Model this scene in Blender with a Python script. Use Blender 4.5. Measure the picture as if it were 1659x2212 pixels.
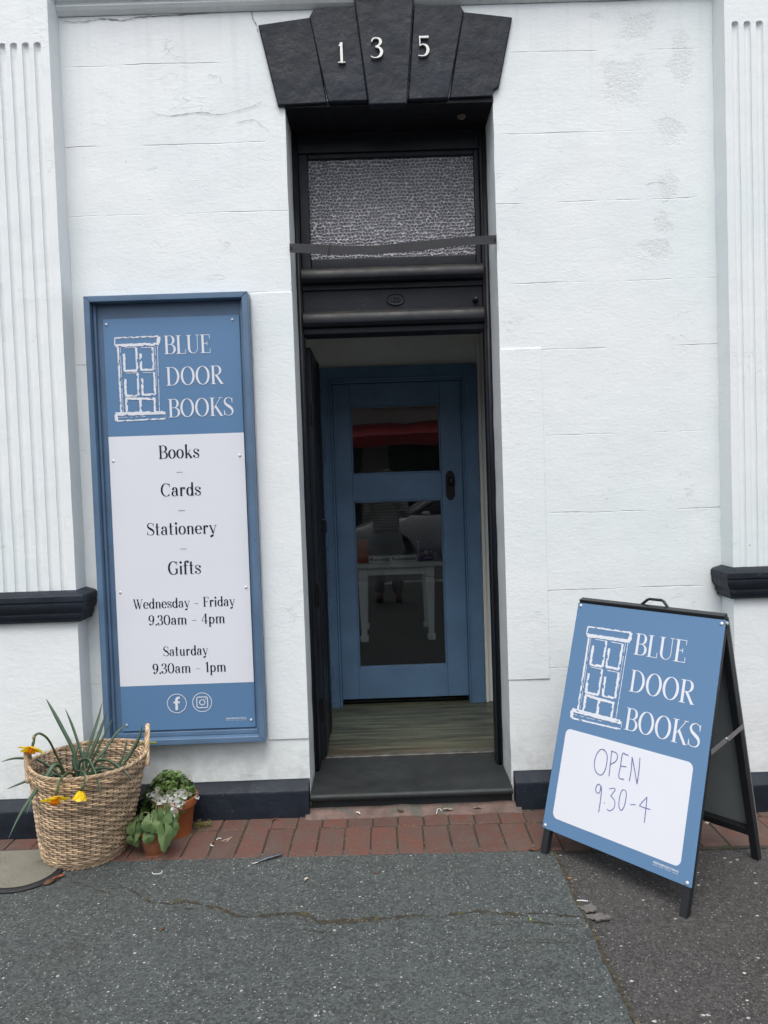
import bpy, bmesh, math, random
from mathutils import Vector, Matrix, noise
R = math.radians
random.seed(7)
for o in list(bpy.data.objects): bpy.data.objects.remove(o)
SC = bpy.context.scene
COL = SC.collection

# ------------------------------------------------------------------ camera, light, exposure
cam = bpy.data.objects.new('camera', bpy.data.cameras.new('camera')); COL.objects.link(cam); SC.camera = cam
cam.data.sensor_fit = 'VERTICAL'; cam.data.sensor_height = 36.0; cam.data.lens = 36.0 * 1600 / 2212
cam.data.clip_start = 0.05; cam.data.clip_end = 800
yaw, pitch, roll = R(0.35236), R(2.14617), R(-1.92925)
f_ = Vector((math.sin(yaw)*math.cos(pitch), math.cos(yaw)*math.cos(pitch), -math.sin(pitch)))
r_ = Vector((math.cos(yaw), -math.sin(yaw), 0)); u_ = r_.cross(f_)
r2 = r_*math.cos(roll) + u_*math.sin(roll); u2 = -r_*math.sin(roll) + u_*math.cos(roll)
CAM = Vector((0, -3.25, 1.45))
cam.matrix_world = Matrix(((r2.x, u2.x, -f_.x, CAM.x), (r2.y, u2.y, -f_.y, CAM.y), (r2.z, u2.z, -f_.z, CAM.z), (0, 0, 0, 1)))

SUN_EL, SUN_AZ = R(63), R(188)          # azimuth measured clockwise from +Y: behind the photographer, high
world = bpy.data.worlds.new('World'); SC.world = world; world.use_nodes = True
wn = world.node_tree.nodes; wl = world.node_tree.links
sky = wn.new('ShaderNodeTexSky'); sky.sky_type = 'NISHITA'; sky.sun_disc = False
sky.sun_elevation = SUN_EL; sky.sun_rotation = SUN_AZ; sky.air_density = 1.0; sky.dust_density = 4.0; sky.ozone_density = 1.0
hs = wn.new('ShaderNodeHueSaturation'); hs.inputs['Saturation'].default_value = 0.42
wl.new(sky.outputs[0], hs.inputs['Color']); wl.new(hs.outputs[0], wn['Background'].inputs[0])
wn['Background'].inputs[1].default_value = 0.15
sl = bpy.data.lights.new('sun', 'SUN'); sl.energy = 0.9; sl.angle = R(35); sl.color = (1.0, 0.98, 0.95)
sun = bpy.data.objects.new('sun', sl); COL.objects.link(sun)
sd = Vector((math.sin(SUN_AZ)*math.cos(SUN_EL), math.cos(SUN_AZ)*math.cos(SUN_EL), math.sin(SUN_EL)))
sun.rotation_euler = sd.to_track_quat('Z', 'Y').to_euler()
SC.view_settings.view_transform = 'Standard'; SC.view_settings.look = 'None'
SC.view_settings.exposure = 0.60; SC.view_settings.gamma = 1.0
SC.render.engine = 'CYCLES'

# ------------------------------------------------------------------ helpers: objects
def tag(o, label=None, cat=None, group=None, kind=None):
    if label: o['label'] = label
    if cat: o['category'] = cat
    if group: o['group'] = group
    if kind: o['kind'] = kind
    return o
def empty(name, loc, label=None, cat=None, group=None):
    o = bpy.data.objects.new(name, None); COL.objects.link(o); o.location = loc; o.empty_display_size = .05
    return tag(o, label, cat, group)
def wloc(o):
    v = Vector((0, 0, 0))
    while o: v += o.location; o = o.parent
    return v
class MB:
    """collects world-space faces; build() links ONE mesh object"""
    def __init__(s): s.v = []; s.f = []; s.m = []; s.c = []
    def add(s, vs, fs, mi=0, col=None):
        b = len(s.v); s.v += [tuple(p) for p in vs]
        for f in fs: s.f.append([i + b for i in f]); s.m.append(mi); s.c.append(col if col is not None else 0.5)
        return s
    def box(s, x0, x1, y0, y1, z0, z1, mi=0, col=None):
        vs = [(x, y, z) for x in (x0, x1) for y in (y0, y1) for z in (z0, z1)]
        return s.add(vs, [(0,1,3,2), (4,6,7,5), (0,4,5,1), (2,3,7,6), (0,2,6,4), (1,5,7,3)], mi, col)
    def quad(s, a, b, c, d, mi=0, col=None): return s.add([a, b, c, d], [(0, 1, 2, 3)], mi, col)
    def prism(s, poly, fn0, fn1, mi=0, col=None):
        n = len(poly); vs = [fn0(*p) for p in poly] + [fn1(*p) for p in poly]
        fs = [tuple(range(n)), tuple(range(2*n-1, n-1, -1))] + [(i, i+n, (i+1) % n + n, (i+1) % n) for i in range(n)]
        return s.add(vs, fs, mi, col)
    def tube(s, pts, rad, n=8, closed=False, mi=0, col=None, cap=True):
        pts = [Vector(p) for p in pts]; m = len(pts)
        if not hasattr(rad, '__len__'): rad = [rad]*m
        vs = []; up = None
        for i, p in enumerate(pts):
            a = pts[(i-1) % m] if (closed or i > 0) else p; b = pts[(i+1) % m] if (closed or i < m-1) else p
            t = (b - a); t = t.normalized() if t.length > 1e-9 else Vector((0, 0, 1))
            if up is None: up = Vector((0, 0, 1)) if abs(t.z) < .9 else Vector((1, 0, 0))
            x = t.cross(up); x = x.normalized() if x.length > 1e-6 else t.orthogonal().normalized()
            up = x.cross(t).normalized()
            for k in range(n):
                w = 2*math.pi*k/n; vs.append(p + (x*math.cos(w) + up*math.sin(w))*rad[i])
        fs = []
        for i in range(m if closed else m-1):
            j = (i+1) % m
            for k in range(n): l = (k+1) % n; fs.append((i*n+k, i*n+l, j*n+l, j*n+k))
        if cap and not closed: fs += [tuple(range(n-1, -1, -1)), tuple((m-1)*n+k for k in range(n))]
        return s.add(vs, fs, mi, col)
    def lathe(s, c, prof, n=32, mi=0, col=None):
        vs = []; m = len(prof)
        for r, z in prof:
            for k in range(n): w = 2*math.pi*k/n; vs.append((c[0]+r*math.cos(w), c[1]+r*math.sin(w), c[2]+z))
        fs = [(i*n+k, i*n+(k+1) % n, (i+1)*n+(k+1) % n, (i+1)*n+k) for i in range(m-1) for k in range(n)]
        fs += [tuple(range(n-1, -1, -1)), tuple((m-1)*n+k for k in range(n))]
        return s.add(vs, fs, mi, col)
    def sphere(s, c, r, nu=12, nv=8, mi=0, col=None):
        rx, ry, rz = r if hasattr(r, '__len__') else (r, r, r)
        vs = []
        for i in range(nv+1):
            a = math.pi*i/nv
            for k in range(nu):
                w = 2*math.pi*k/nu; vs.append((c[0]+rx*math.sin(a)*math.cos(w), c[1]+ry*math.sin(a)*math.sin(w), c[2]-rz*math.cos(a)))
        return s.add(vs, [(i*nu+k, i*nu+(k+1) % nu, (i+1)*nu+(k+1) % nu, (i+1)*nu+k) for i in range(nv) for k in range(nu)], mi, col)
    def sweep(s, path, prof, mi=0, caps=True, left=True):
        """profile [(offset, z)] along a plan path [(x, y)]; the offset goes to the right hand of the path, mitred"""
        P = [Vector(p) for p in path]; n = len(P); rows = []
        for i, p in enumerate(P):
            nn = []
            if i > 0: d = (P[i]-P[i-1]).normalized(); nn.append(Vector((d.y, -d.x)))
            if i < n-1: d = (P[i+1]-P[i]).normalized(); nn.append(Vector((d.y, -d.x)))
            m = nn[0] if len(nn) == 1 else (nn[0]+nn[1]) / (1 + nn[0].dot(nn[1]))
            rows.append([(p.x+m.x*o, p.y+m.y*o, z) for o, z in prof])
        k = len(prof); vs = [q for r in rows for q in r]
        fs = [(i*k+j, (i+1)*k+j, (i+1)*k+j+1, i*k+j+1) for i in range(n-1) for j in range(k-1)]
        if caps: fs += [tuple(range(k)), tuple(range((n-1)*k, n*k))[::-1]]
        return s.add(vs, fs, mi)
    def build(s, name, mats, parent=None, smooth=False, bevel=0, seg=2, label=None, cat=None, group=None, kind=None, loc=None, weld=False, angle=35):
        root = wloc(parent) if parent else Vector(loc or (0, 0, 0))
        me = bpy.data.meshes.new(name)
        me.from_pydata([(x-root.x, y-root.y, z-root.z) for x, y, z in s.v], [], s.f)
        if not isinstance(mats, (list, tuple)): mats = [mats]
        for m in mats: me.materials.append(m)
        me.polygons.foreach_set('material_index', s.m)
        at = me.attributes.new('tone', 'FLOAT', 'FACE'); at.data.foreach_set('value', s.c)
        bm = bmesh.new(); bm.from_mesh(me)
        if weld: bmesh.ops.remove_doubles(bm, verts=bm.verts, dist=1e-5)
        bmesh.ops.recalc_face_normals(bm, faces=bm.faces); bm.to_mesh(me); bm.free()
        if smooth: me.polygons.foreach_set('use_smooth', [True]*len(me.polygons))
        o = bpy.data.objects.new(name, me); COL.objects.link(o)
        if parent: o.parent = parent
        else: o.location = root
        if bevel:
            b = o.modifiers.new('bevel', 'BEVEL'); b.width = bevel; b.segments = seg; b.limit_method = 'ANGLE'; b.angle_limit = R(angle)
            b.harden_normals = False
            me.polygons.foreach_set('use_smooth', [True]*len(me.polygons))
            w = o.modifiers.new('wn', 'WEIGHTED_NORMAL'); w.keep_sharp = False
        return tag(o, label, cat, group, kind)
def boxo(name, mat, parent, *b, bevel=.002, **k): return MB().box(*b).build(name, mat, parent, bevel=bevel, **k)
def catmull(pts, n=6, closed=False):
    P = [Vector(p) for p in pts]; out = []; m = len(P)
    for i in range(m if closed else m-1):
        if closed: a, b, c, d = P[i-1], P[i], P[(i+1) % m], P[(i+2) % m]
        else: a, b, c, d = P[max(i-1, 0)], P[i], P[i+1], P[min(i+2, m-1)]
        for k in range(n):
            t = k/n; out.append(.5*((2*b)+(-a+c)*t+(2*a-5*b+4*c-d)*t*t+(-a+3*b-3*c+d)*t**3))
    if not closed: out.append(P[-1])
    return out
def nz(x, y, z, s=1.0): return noise.noise(Vector((x*s, y*s, z*s)))

# ------------------------------------------------------------------ helpers: materials
def mat(name, col, rough=.6, bumps=(), var=None, spec=.5, metal=0.0, tone=0.0, coat=0.0, stain=None, trans=0.0, sss=0.0):
    """bumps: (scale, height in metres, detail); var: (scale, amount); tone: brightness spread read from the face attribute;
       stain: (colour, scale, threshold, softness)"""
    m = bpy.data.materials.new(name); m.use_nodes = True; nt = m.node_tree; N = nt.nodes; L = nt.links
    b = N['Principled BSDF']; b.inputs['Roughness'].default_value = rough; b.inputs['Metallic'].default_value = metal
    b.inputs['Specular IOR Level'].default_value = spec; b.inputs['Coat Weight'].default_value = coat
    if trans: b.inputs['Transmission Weight'].default_value = trans
    if sss: b.inputs['Subsurface Weight'].default_value = sss; b.inputs['Subsurface Scale'].default_value = .01
    geo = N.new('ShaderNodeNewGeometry'); pos = geo.outputs['Position']
    def nznode(scale, detail=4, rough=.55, vec=pos):
        t = N.new('ShaderNodeTexNoise'); t.inputs['Scale'].default_value = scale; t.inputs['Detail'].default_value = detail
        t.inputs['Roughness'].default_value = rough; L.new(vec, t.inputs['Vector']); return t.outputs['Fac']
    rgb = N.new('ShaderNodeRGB'); rgb.outputs[0].default_value = (*col, 1); c = rgb.outputs[0]
    def mul(c, fac_socket, lo, hi):
        mr = N.new('ShaderNodeMapRange'); mr.inputs['From Min'].default_value = .3; mr.inputs['From Max'].default_value = .7
        mr.inputs['To Min'].default_value = lo; mr.inputs['To Max'].default_value = hi; L.new(fac_socket, mr.inputs['Value'])
        mx = N.new('ShaderNodeMix'); mx.data_type = 'RGBA'; mx.blend_type = 'MULTIPLY'; mx.inputs[0].default_value = 1
        L.new(c, mx.inputs[6]); L.new(mr.outputs[0], mx.inputs[7]); return mx.outputs[2]
    if var: c = mul(c, nznode(var[0], 5), 1-var[1], 1+var[1])
    if tone:
        at = N.new('ShaderNodeAttribute'); at.attribute_name = 'tone'
        mr = N.new('ShaderNodeMapRange'); mr.inputs['To Min'].default_value = 1-tone; mr.inputs['To Max'].default_value = 1+tone
        L.new(at.outputs['Fac'], mr.inputs['Value'])
        mx = N.new('ShaderNodeMix'); mx.data_type = 'RGBA'; mx.blend_type = 'MULTIPLY'; mx.inputs[0].default_value = 1
        L.new(c, mx.inputs[6]); L.new(mr.outputs[0], mx.inputs[7]); c = mx.outputs[2]
    if stain:
        scol, ssc, th, soft = stain
        mr = N.new('ShaderNodeMapRange'); mr.inputs['From Min'].default_value = th; mr.inputs['From Max'].default_value = th+soft
        L.new(nznode(ssc, 6, .6), mr.inputs['Value'])
        mx = N.new('ShaderNodeMix'); mx.data_type = 'RGBA'; L.new(mr.outputs[0], mx.inputs[0]); L.new(c, mx.inputs[6])
        mx.inputs[7].default_value = (*scol, 1); c = mx.outputs[2]
    L.new(c, b.inputs['Base Color'])
    prev = None
    for sc, h, det in bumps:
        bp = N.new('ShaderNodeBump'); bp.inputs['Distance'].default_value = h; bp.inputs['Strength'].default_value = 1
        L.new(nznode(sc, det), bp.inputs['Height'])
        if prev: L.new(prev, bp.inputs['Normal'])
        prev = bp.outputs[0]
    if prev: L.new(prev, b.inputs['Normal'])
    m['_'] = 1
    return m
class G:
    """small node-graph writer for the special materials"""
    def __init__(s, name):
        s.m = bpy.data.materials.new(name); s.m.use_nodes = True; s.nt = s.m.node_tree; s.b = s.nt.nodes['Principled BSDF']
        s.geo = s.n('ShaderNodeNewGeometry'); s.pos = s.geo.outputs['Position']
    def n(s, t, **kw):
        x = s.nt.nodes.new(t)
        for k, v in kw.items(): setattr(x, k, v)
        return x
    def link(s, a, b): s.nt.links.new(a, b)
    def setin(s, node, i, v):
        if hasattr(v, 'is_linked') or hasattr(v, 'links'): s.link(v, node.inputs[i])
        else: node.inputs[i].default_value = v
    def math(s, op, a, b=0.0, c=None, clamp=False):
        x = s.n('ShaderNodeMath', operation=op); x.use_clamp = clamp; s.setin(x, 0, a); s.setin(x, 1, b)
        if c is not None: s.setin(x, 2, c)
        return x.outputs[0]
    def rng(s, v, a, b, c=0.0, d=1.0, smooth=False):
        x = s.n('ShaderNodeMapRange'); x.interpolation_type = 'SMOOTHSTEP' if smooth else 'LINEAR'
        s.setin(x, 0, v)
        for i, q in enumerate((a, b, c, d)): x.inputs[i+1].default_value = q
        return x.outputs[0]
    def noise(s, scale, det=4, rough=.55, vec=None, out='Fac'):
        x = s.n('ShaderNodeTexNoise'); x.inputs['Scale'].default_value = scale; x.inputs['Detail'].default_value = det
        x.inputs['Roughness'].default_value = rough; s.link(vec or s.pos, x.inputs['Vector']); return x.outputs[out]
    def vor(s, scale, feature='F1', vec=None, rnd=1.0):
        x = s.n('ShaderNodeTexVoronoi', feature=feature); x.inputs['Scale'].default_value = scale; x.inputs['Randomness'].default_value = rnd
        s.link(vec or s.pos, x.inputs['Vector']); return x
    def map(s, scale=(1, 1, 1), rot=(0, 0, 0), vec=None):
        x = s.n('ShaderNodeMapping'); x.inputs['Scale'].default_value = scale; x.inputs['Rotation'].default_value = rot
        s.link(vec or s.pos, x.inputs['Vector']); return x.outputs[0]
    def sep(s): 
        x = s.n('ShaderNodeSeparateXYZ'); s.link(s.pos, x.inputs[0]); return x.outputs
    def mix(s, f, a, b, blend='MIX'):
        x = s.n('ShaderNodeMix', data_type='RGBA', blend_type=blend); s.setin(x, 0, f)
        for i, q in ((6, a), (7, b)):
            if isinstance(q, tuple): x.inputs[i].default_value = (*q, 1) if len(q) == 3 else q
            else: s.link(q, x.inputs[i])
        return x.outputs[2]
    def bump(s, h, dist, prev=None, strength=1.0):
        x = s.n('ShaderNodeBump'); x.inputs['Distance'].default_value = dist; s.setin(x, 'Strength', strength)
        s.link(h, x.inputs['Height'])
        if prev: s.link(prev, x.inputs['Normal'])
        return x.outputs[0]
    def out(s, col=None, rough=None, nrm=None):
        if col is not None: s.setin(s.b, 'Base Color', (*col, 1) if isinstance(col, tuple) else col)
        if rough is not None: s.setin(s.b, 'Roughness', rough)
        if nrm: s.link(nrm, s.b.inputs['Normal'])
        return s.m

# --- painted masonry: white paint on scored render
def masonry(name, scored=True, flakes=True):
    g = G(name); X, Y, Z = g.sep()
    big = g.noise(1.3, 3); med = g.noise(9, 5, .6)
    col = g.mix(g.rng(big, .35, .65), (.725, .785, .790), (.785, .815, .825))
    col = g.mix(g.rng(med, .25, .75, 0, .10), col, (.62, .655, .66))
    fine = g.noise(150, 3, .6); brush = g.noise(34, 4, .6, g.map((1, 1, 2.2)))
    nrm = g.bump(fine, .0006); nrm = g.bump(brush, .0011, nrm); nrm = g.bump(med, .0030, nrm)
    # blown blisters and thin wandering ridges in the old paint
    for k, (sc, off) in enumerate(((2.6, .50), (4.6, .46))):
        wv = g.noise(sc, 5, .62, g.map((1, 1, 2.4))); d = g.math('ABSOLUTE', g.math('SUBTRACT', wv, off))
        rm = g.math('MULTIPLY', g.rng(d, .0, .006, 1, 0, True), g.rng(g.noise(3.1+k, 3), .56, .66)); nrm = g.bump(rm, .0010, nrm)
    if scored:
        wob = g.math('MULTIPLY', g.math('SUBTRACT', g.noise(2.2, 3), .5), .022)
        zz = g.math('ADD', Z, wob); tot = None
        for z in (3.28, 2.94, 2.645, 2.30, 2.01, 1.638, 1.298, 0.955, 0.61):
            d = g.math('ABSOLUTE', g.math('SUBTRACT', zz, z)); q = g.rng(d, .0005, .0028, 1, 0, True)
            tot = q if tot is None else g.math('MAXIMUM', tot, q)
        keep = g.rng(g.noise(3.0, 5, .65), .46, .62); tot = g.math('MULTIPLY', tot, keep)
        nrm = g.bump(g.math('SUBTRACT', 1.0, tot), .004, nrm)
        col = g.mix(g.math('MULTIPLY', tot, .30), col, (.34, .36, .37))
    if flakes:
        fl = None
        for x, z, rx, rz in ((1.12, 3.15, .12, .13), (1.19, 3.385, .10, .08), (1.0, 3.42, .05, .025), (1.37, 3.22, .07, .14), (1.31, 2.93, .08, .07),
                             (1.295, 2.69, .055, .09), (1.23, 2.43, .09, .055), (1.27, 2.54, .05, .06)):
            a = g.math('POWER', g.math('DIVIDE', g.math('SUBTRACT', X, x), rx), 2.0); b = g.math('POWER', g.math('DIVIDE', g.math('SUBTRACT', Z, z), rz), 2.0)
            e = g.math('SUBTRACT', 1.0, g.math('SQRT', g.math('ADD', a, b)))
            fl = e if fl is None else g.math('MAXIMUM', fl, e)
        fl = g.math('ADD', fl, g.math('MULTIPLY', g.math('SUBTRACT', g.noise(13, 6, .7), .5), 2.6))
        fm = g.rng(fl, .02, .55, 0, 1, True)
        gr = g.noise(95, 4, .7)
        nrm = g.bump(gr, .0035, nrm, g.math('MULTIPLY', fm, 1.0)); nrm = g.bump(g.math('SUBTRACT', 1.0, fm), .0010, nrm)
        col = g.mix(g.math('MULTIPLY', fm, g.rng(gr, .35, .65, .0, .22)), col, (.40, .41, .41))
    # small dark specks of dirt and flyblow
    v = g.vor(9.0); sp = g.math('MULTIPLY', g.rng(v.outputs['Distance'], .025, .04, 1, 0), g.rng(g.math('MULTIPLY', 1.0, g.noise(5, 2)), .6, .62))
    col = g.mix(g.math('MULTIPLY', sp, .6), col, (.15, .15, .14))
    run = g.math('MULTIPLY', g.rng(g.noise(7, 4, .6, g.map((3.2, 1, .16))), .52, .74), g.rng(Z, 2.6, 3.5)); col = g.mix(g.math('MULTIPLY', run, .16), col, (.38, .39, .37))     # rain runs below the string course
    # rain-splash grime along the foot of the wall
    grime = g.math('MULTIPLY', g.rng(Z, .14, .42, 1, 0), g.rng(g.noise(14, 6, .65), .38, .7))
    col = g.mix(g.math('MULTIPLY', grime, .55), col, (.36, .36, .31))
    g.b.inputs['Specular IOR Level'].default_value = .35
    return g.out(col, .55, nrm)
M_WALL = masonry('white_painted_render'); M_PIL = masonry('white_painted_pilaster', scored=False, flakes=False)
M_BOARD = mat('white_painted_board', (.755, .795, .80), .5, [(40, .0006, 3), (4, .002, 2)], (2, .02))
def black_paint(name, col=(.0095, .0142, .0225), rough=.5, lump=1.0, dust=.0):
    g = G(name); X, Y, Z = g.sep()
    n1 = g.noise(14, 5, .6); n2 = g.noise(60, 4, .6); n3 = g.noise(5, 3)
    nrm = g.bump(n2, .0009*lump); nrm = g.bump(n1, .0062*lump, nrm); nrm = g.bump(n3, .008*lump, nrm); g.b.inputs['Specular IOR Level'].default_value = .32
    c = g.mix(g.rng(n3, .3, .7), tuple(q*.8 for q in col), tuple(q*1.3 for q in col))
    sc = g.math('MULTIPLY', g.rng(g.noise(45, 5, .7), .62, .69), g.rng(g.noise(4, 2), .46, .6))
    c = g.mix(g.math('MULTIPLY', sc, .42), c, (.12, .12, .12))
    if dust:
        up = g.n('ShaderNodeSeparateXYZ'); g.link(g.geo.outputs['Normal'], up.inputs[0])
        d = g.math('MULTIPLY', g.rng(up.outputs[2], .05, .9), g.rng(g.noise(11, 5, .6), .25, .7)); c = g.mix(g.math('MULTIPLY', d, dust), c, (.10, .085, .06))
    return g.out(c, g.rng(n1, .3, .7, rough-.08, rough+.1), nrm)
M_BLACK = black_paint('black_painted_render', rough=.55); M_BLACKJOIN = black_paint('black_painted_joinery', (.0085, .0115, .0165), .46, .30, dust=.38)
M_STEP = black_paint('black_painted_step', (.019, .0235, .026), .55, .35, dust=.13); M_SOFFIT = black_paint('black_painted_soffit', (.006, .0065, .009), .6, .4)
def blue_paint(name, col):
    g = G(name); n1 = g.noise(6, 4); n2 = g.noise(40, 4, .6, g.map((1, 1, .12))); n3 = g.noise(90, 3, .6)
    nrm = g.bump(n3, .0006); nrm = g.bump(n2, .0014, nrm)
    c = g.mix(g.rng(n1, .3, .7), tuple(q*.86 for q in col), tuple(q*1.12 for q in col))
    X, Y, Z = g.sep(); bl = g.math('MULTIPLY', g.rng(g.noise(48, 3, .55), .50, .62, 0, 1, True), g.math('MULTIPLY', g.rng(X, -.312, -.300, 1, 0), g.rng(Y, 1.1, 1.15))); nrm = g.bump(bl, .004, nrm)
    v = g.vor(26); sp = g.math('MULTIPLY', g.rng(v.outputs['Distance'], .05, .10, 1, 0), g.rng(g.noise(7, 2), .58, .60))
    c = g.mix(g.math('MULTIPLY', sp, .8), c, (.02, .035, .06))
    w = g.math('MULTIPLY', g.rng(g.noise(25, 6, .7, g.map((1, 1, .2))), .66, .72), .5); c = g.mix(w, c, (.035, .06, .095))
    return g.out(c, .45, nrm)
M_BLUE = blue_paint('blue_painted_timber', (.092, .160, .256)); M_BLUEDOOR = blue_paint('blue_painted_door', (.100, .188, .310))
def signmat(name, col, rough=.32): return mat(name, col, rough, [(3, .0015, 2)], (1.5, .02))
M_SBLUE = signmat('sign_blue', (.104, .210, .368)); M_SWHITE = signmat('sign_white', (.70, .725, .78)); M_SNAVY = signmat('sign_navy', (.006, .008, .035)); M_INK = mat('marker_ink', (.10, .10, .32), .5)
M_SCREW = mat('screw_metal', (.62, .63, .65), .35, metal=.35)
M_SILVER = mat('number_metal', (.62, .62, .60), .38, [(60, .0005, 2)], (20, .1), metal=.35)
M_BLKSTEEL = mat('black_steel', (.014, .016, .019), .38, [(90, .0004, 3)], (12, .2)); M_GREYPANEL = mat('panel_back', (.215, .24, .242), .5, [(2, .004, 2)], (3, .07))
M_ALU = mat('aluminium_strip', (.40, .41, .42), .38, [(60, .0004, 3)], (9, .12), metal=.8)
M_STRAP = mat('black_strap', (.015, .0165, .020), .5, [(120, .0006, 2), (9, .002, 2)], (8, .2))
M_CRACK = mat('hairline_crack', (.17, .17, .165), .9); M_NEST = mat('dried_mud', (.13, .11, .085), .95, [(160, .004, 4)], (50, .35))
# --- ground
def asphalt(name, col, fleck):
    g = G(name)
    n0 = g.noise(1.6, 4); n1 = g.noise(260, 4, .7); n2 = g.noise(22, 5, .6)
    v = g.vor(150); vc = g.n('ShaderNodeSeparateColor'); g.link(v.outputs['Color'], vc.inputs[0])
    c = g.mix(g.rng(n0, .3, .7), tuple(q*.80 for q in col), tuple(q*1.16 for q in col))
    c = g.mix(g.rng(vc.outputs[0], .1, .95, 0, .8), c, tuple(q*2.5 for q in col)); c = g.mix(g.rng(n1, .45, .66, 0, .75), c, tuple(q*.34 for q in col))
    c = g.mix(g.rng(n2, .5, .72, 0, .35), c, tuple(q*.62 for q in col))
    w = g.math('MULTIPLY', g.rng(vc.outputs[1], .94, .95), g.rng(v.outputs['Distance'], .36, .48, 1, 0)); c = g.mix(g.math('MULTIPLY', w, .75), c, tuple(fleck))
    v2 = g.vor(46, vec=g.map((1, 1.35, 1))); vc2 = g.n('ShaderNodeSeparateColor'); g.link(v2.outputs['Color'], vc2.inputs[0])
    wob = g.math('MULTIPLY', g.math('SUBTRACT', g.noise(190, 2), .5), .22)
    w2 = g.math('MULTIPLY', g.rng(vc2.outputs[1], .875, .88), g.rng(g.math('SUBTRACT', g.math('ADD', v2.outputs['Distance'], wob), g.math('MULTIPLY', g.math('POWER', vc2.outputs[2], 2.0), .20)), .06, .095, 1, 0))
    c = g.mix(g.math('MULTIPLY', w2, .92), c, (.54, .54, .51))
    st = g.rng(g.noise(2.6, 5, .6), .6, .75, 0, .35); c = g.mix(st, c, (.055, .052, .036))
    nrm = g.bump(n1, .003); nrm = g.bump(v.outputs['Distance'], .004, nrm); nrm = g.bump(n0, .02, nrm)
    g.b.inputs['Specular IOR Level'].default_value = .35
    return g.out(c, .85, nrm)
M_ASPH = asphalt('grey_asphalt', (.060, .0685, .0665), (.42, .43, .42)); M_ASPH2 = asphalt('brown_asphalt', (.053, .051, .049), (.32, .31, .30))
M_ROAD = mat('road_asphalt', (.05, .05, .052), .85, [(100, .004, 3)], (2, .15)); M_KERB = mat('kerb_concrete', (.32, .31, .29), .85, [(60, .003, 3)], (5, .15))
def brickmat():
    g = G('red_paving_brick'); at = g.n('ShaderNodeAttribute'); at.attribute_name = 'tone'; t = at.outputs['Fac']
    n1 = g.noise(11, 5, .6); n2 = g.noise(90, 4, .65); n3 = g.noise(34, 5, .65)
    c = g.mix(t, (.100, .050, .039), (.145, .058, .042)); c = g.mix(g.rng(n1, .38, .62, 0, .75), c, (.096, .072, .059))
    c = g.mix(g.rng(n3, .55, .75, 0, .6), c, (.17, .105, .085)); c = g.mix(g.rng(n2, .5, .75, 0, .45), c, (.05, .035, .03))
    return g.out(c, .82, g.bump(n3, .004, g.bump(n2, .0025)))
M_BRICK = brickmat(); M_JOINT = mat('joint_dirt', (.040, .036, .028), .95, [(90, .004, 4)], (14, .4), stain=((.035, .042, .016), 6, .55, .05))
M_MORTAR = mat('pink_mortar', (.15, .102, .088), .92, [(60, .006, 5), (14, .012, 3)], (16, .3), stain=((.10, .095, .08), 12, .52, .1))
M_CRACKA = mat('crack_dirt', (.042, .037, .024), .95, [(220, .004, 3)], (70, .6), stain=((.085, .075, .03), 30, .56, .06)); M_DEBRIS = mat('seam_debris', (.12, .105, .085), .9, tone=.7)
def floormat():
    g = G('timber_look_vinyl'); X, Y, Z = g.sep(); st = g.map((.7, 10, 1)); n = g.noise(3.2, 7, .72, st); n2 = g.noise(1.2, 3)
    row = g.math('FLOOR', g.math('DIVIDE', Y, .125)); off = g.math('MULTIPLY', g.math('FRACT', g.math('MULTIPLY', row, .37)), .9)
    fx = g.math('FRACT', g.math('DIVIDE', g.math('ADD', X, off), .9)); fy = g.math('FRACT', g.math('DIVIDE', Y, .125))
    j = g.math('MAXIMUM', g.rng(fx, .0, .004, 1, 0), g.rng(fy, .0, .016, 1, 0))
    c = g.mix(g.rng(n, .40, .60), (.020, .024, .016), (.118, .134, .092)); c = g.mix(g.rng(n2, .35, .65, 0, .3), c, (.10, .10, .075))
    front = g.math('MULTIPLY', g.rng(Y, .36, .62, 1, 0), g.rng(g.noise(5, 4), .3, .6)); c = g.mix(g.math('MULTIPLY', front, .6), c, (.105, .062, .036))   # worn, brown where feet land
    c = g.mix(g.math('MULTIPLY', j, .7), c, (.03, .028, .02))
    return g.out(c, .42, g.bump(n, .0008))
M_VINYL = floormat()
M_CREAM = mat('cream_lining_board', (.72, .73, .69), .6, [(30, .001, 3)], (3, .05)); M_ROOMWALL = mat('shop_wall', (.16, .165, .17), .7, [(20, .001, 3)], (2, .05))
M_CARPET = mat('navy_carpet', (.005, .007, .014), .95, [(400, .004, 3)], (20, .2)); M_CEIL = mat('shop_ceiling', (.30, .30, .29), .8)
M_TABLE = mat('white_painted_table', (.74, .75, .73), .5, [(30, .0008, 3)], (5, .05)); M_CARD = mat('white_card', (.72, .71, .67), .7); M_TEXT = mat('black_print', (.015, .015, .018), .6)
M_ORANGE = mat('orange_cover', (.42, .085, .04), .45, var=(30, .2)); M_PURPLE = mat('purple_cover', (.055, .03, .10), .4, var=(25, .4)); M_PAGES = mat('book_pages', (.65, .61, .5), .8); M_LILAC = mat('lilac_print', (.45, .38, .55), .6)
M_BROWN = mat('timber_shelf', (.12, .075, .045), .55, [(30, .001, 4)], (4, .2))
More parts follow.
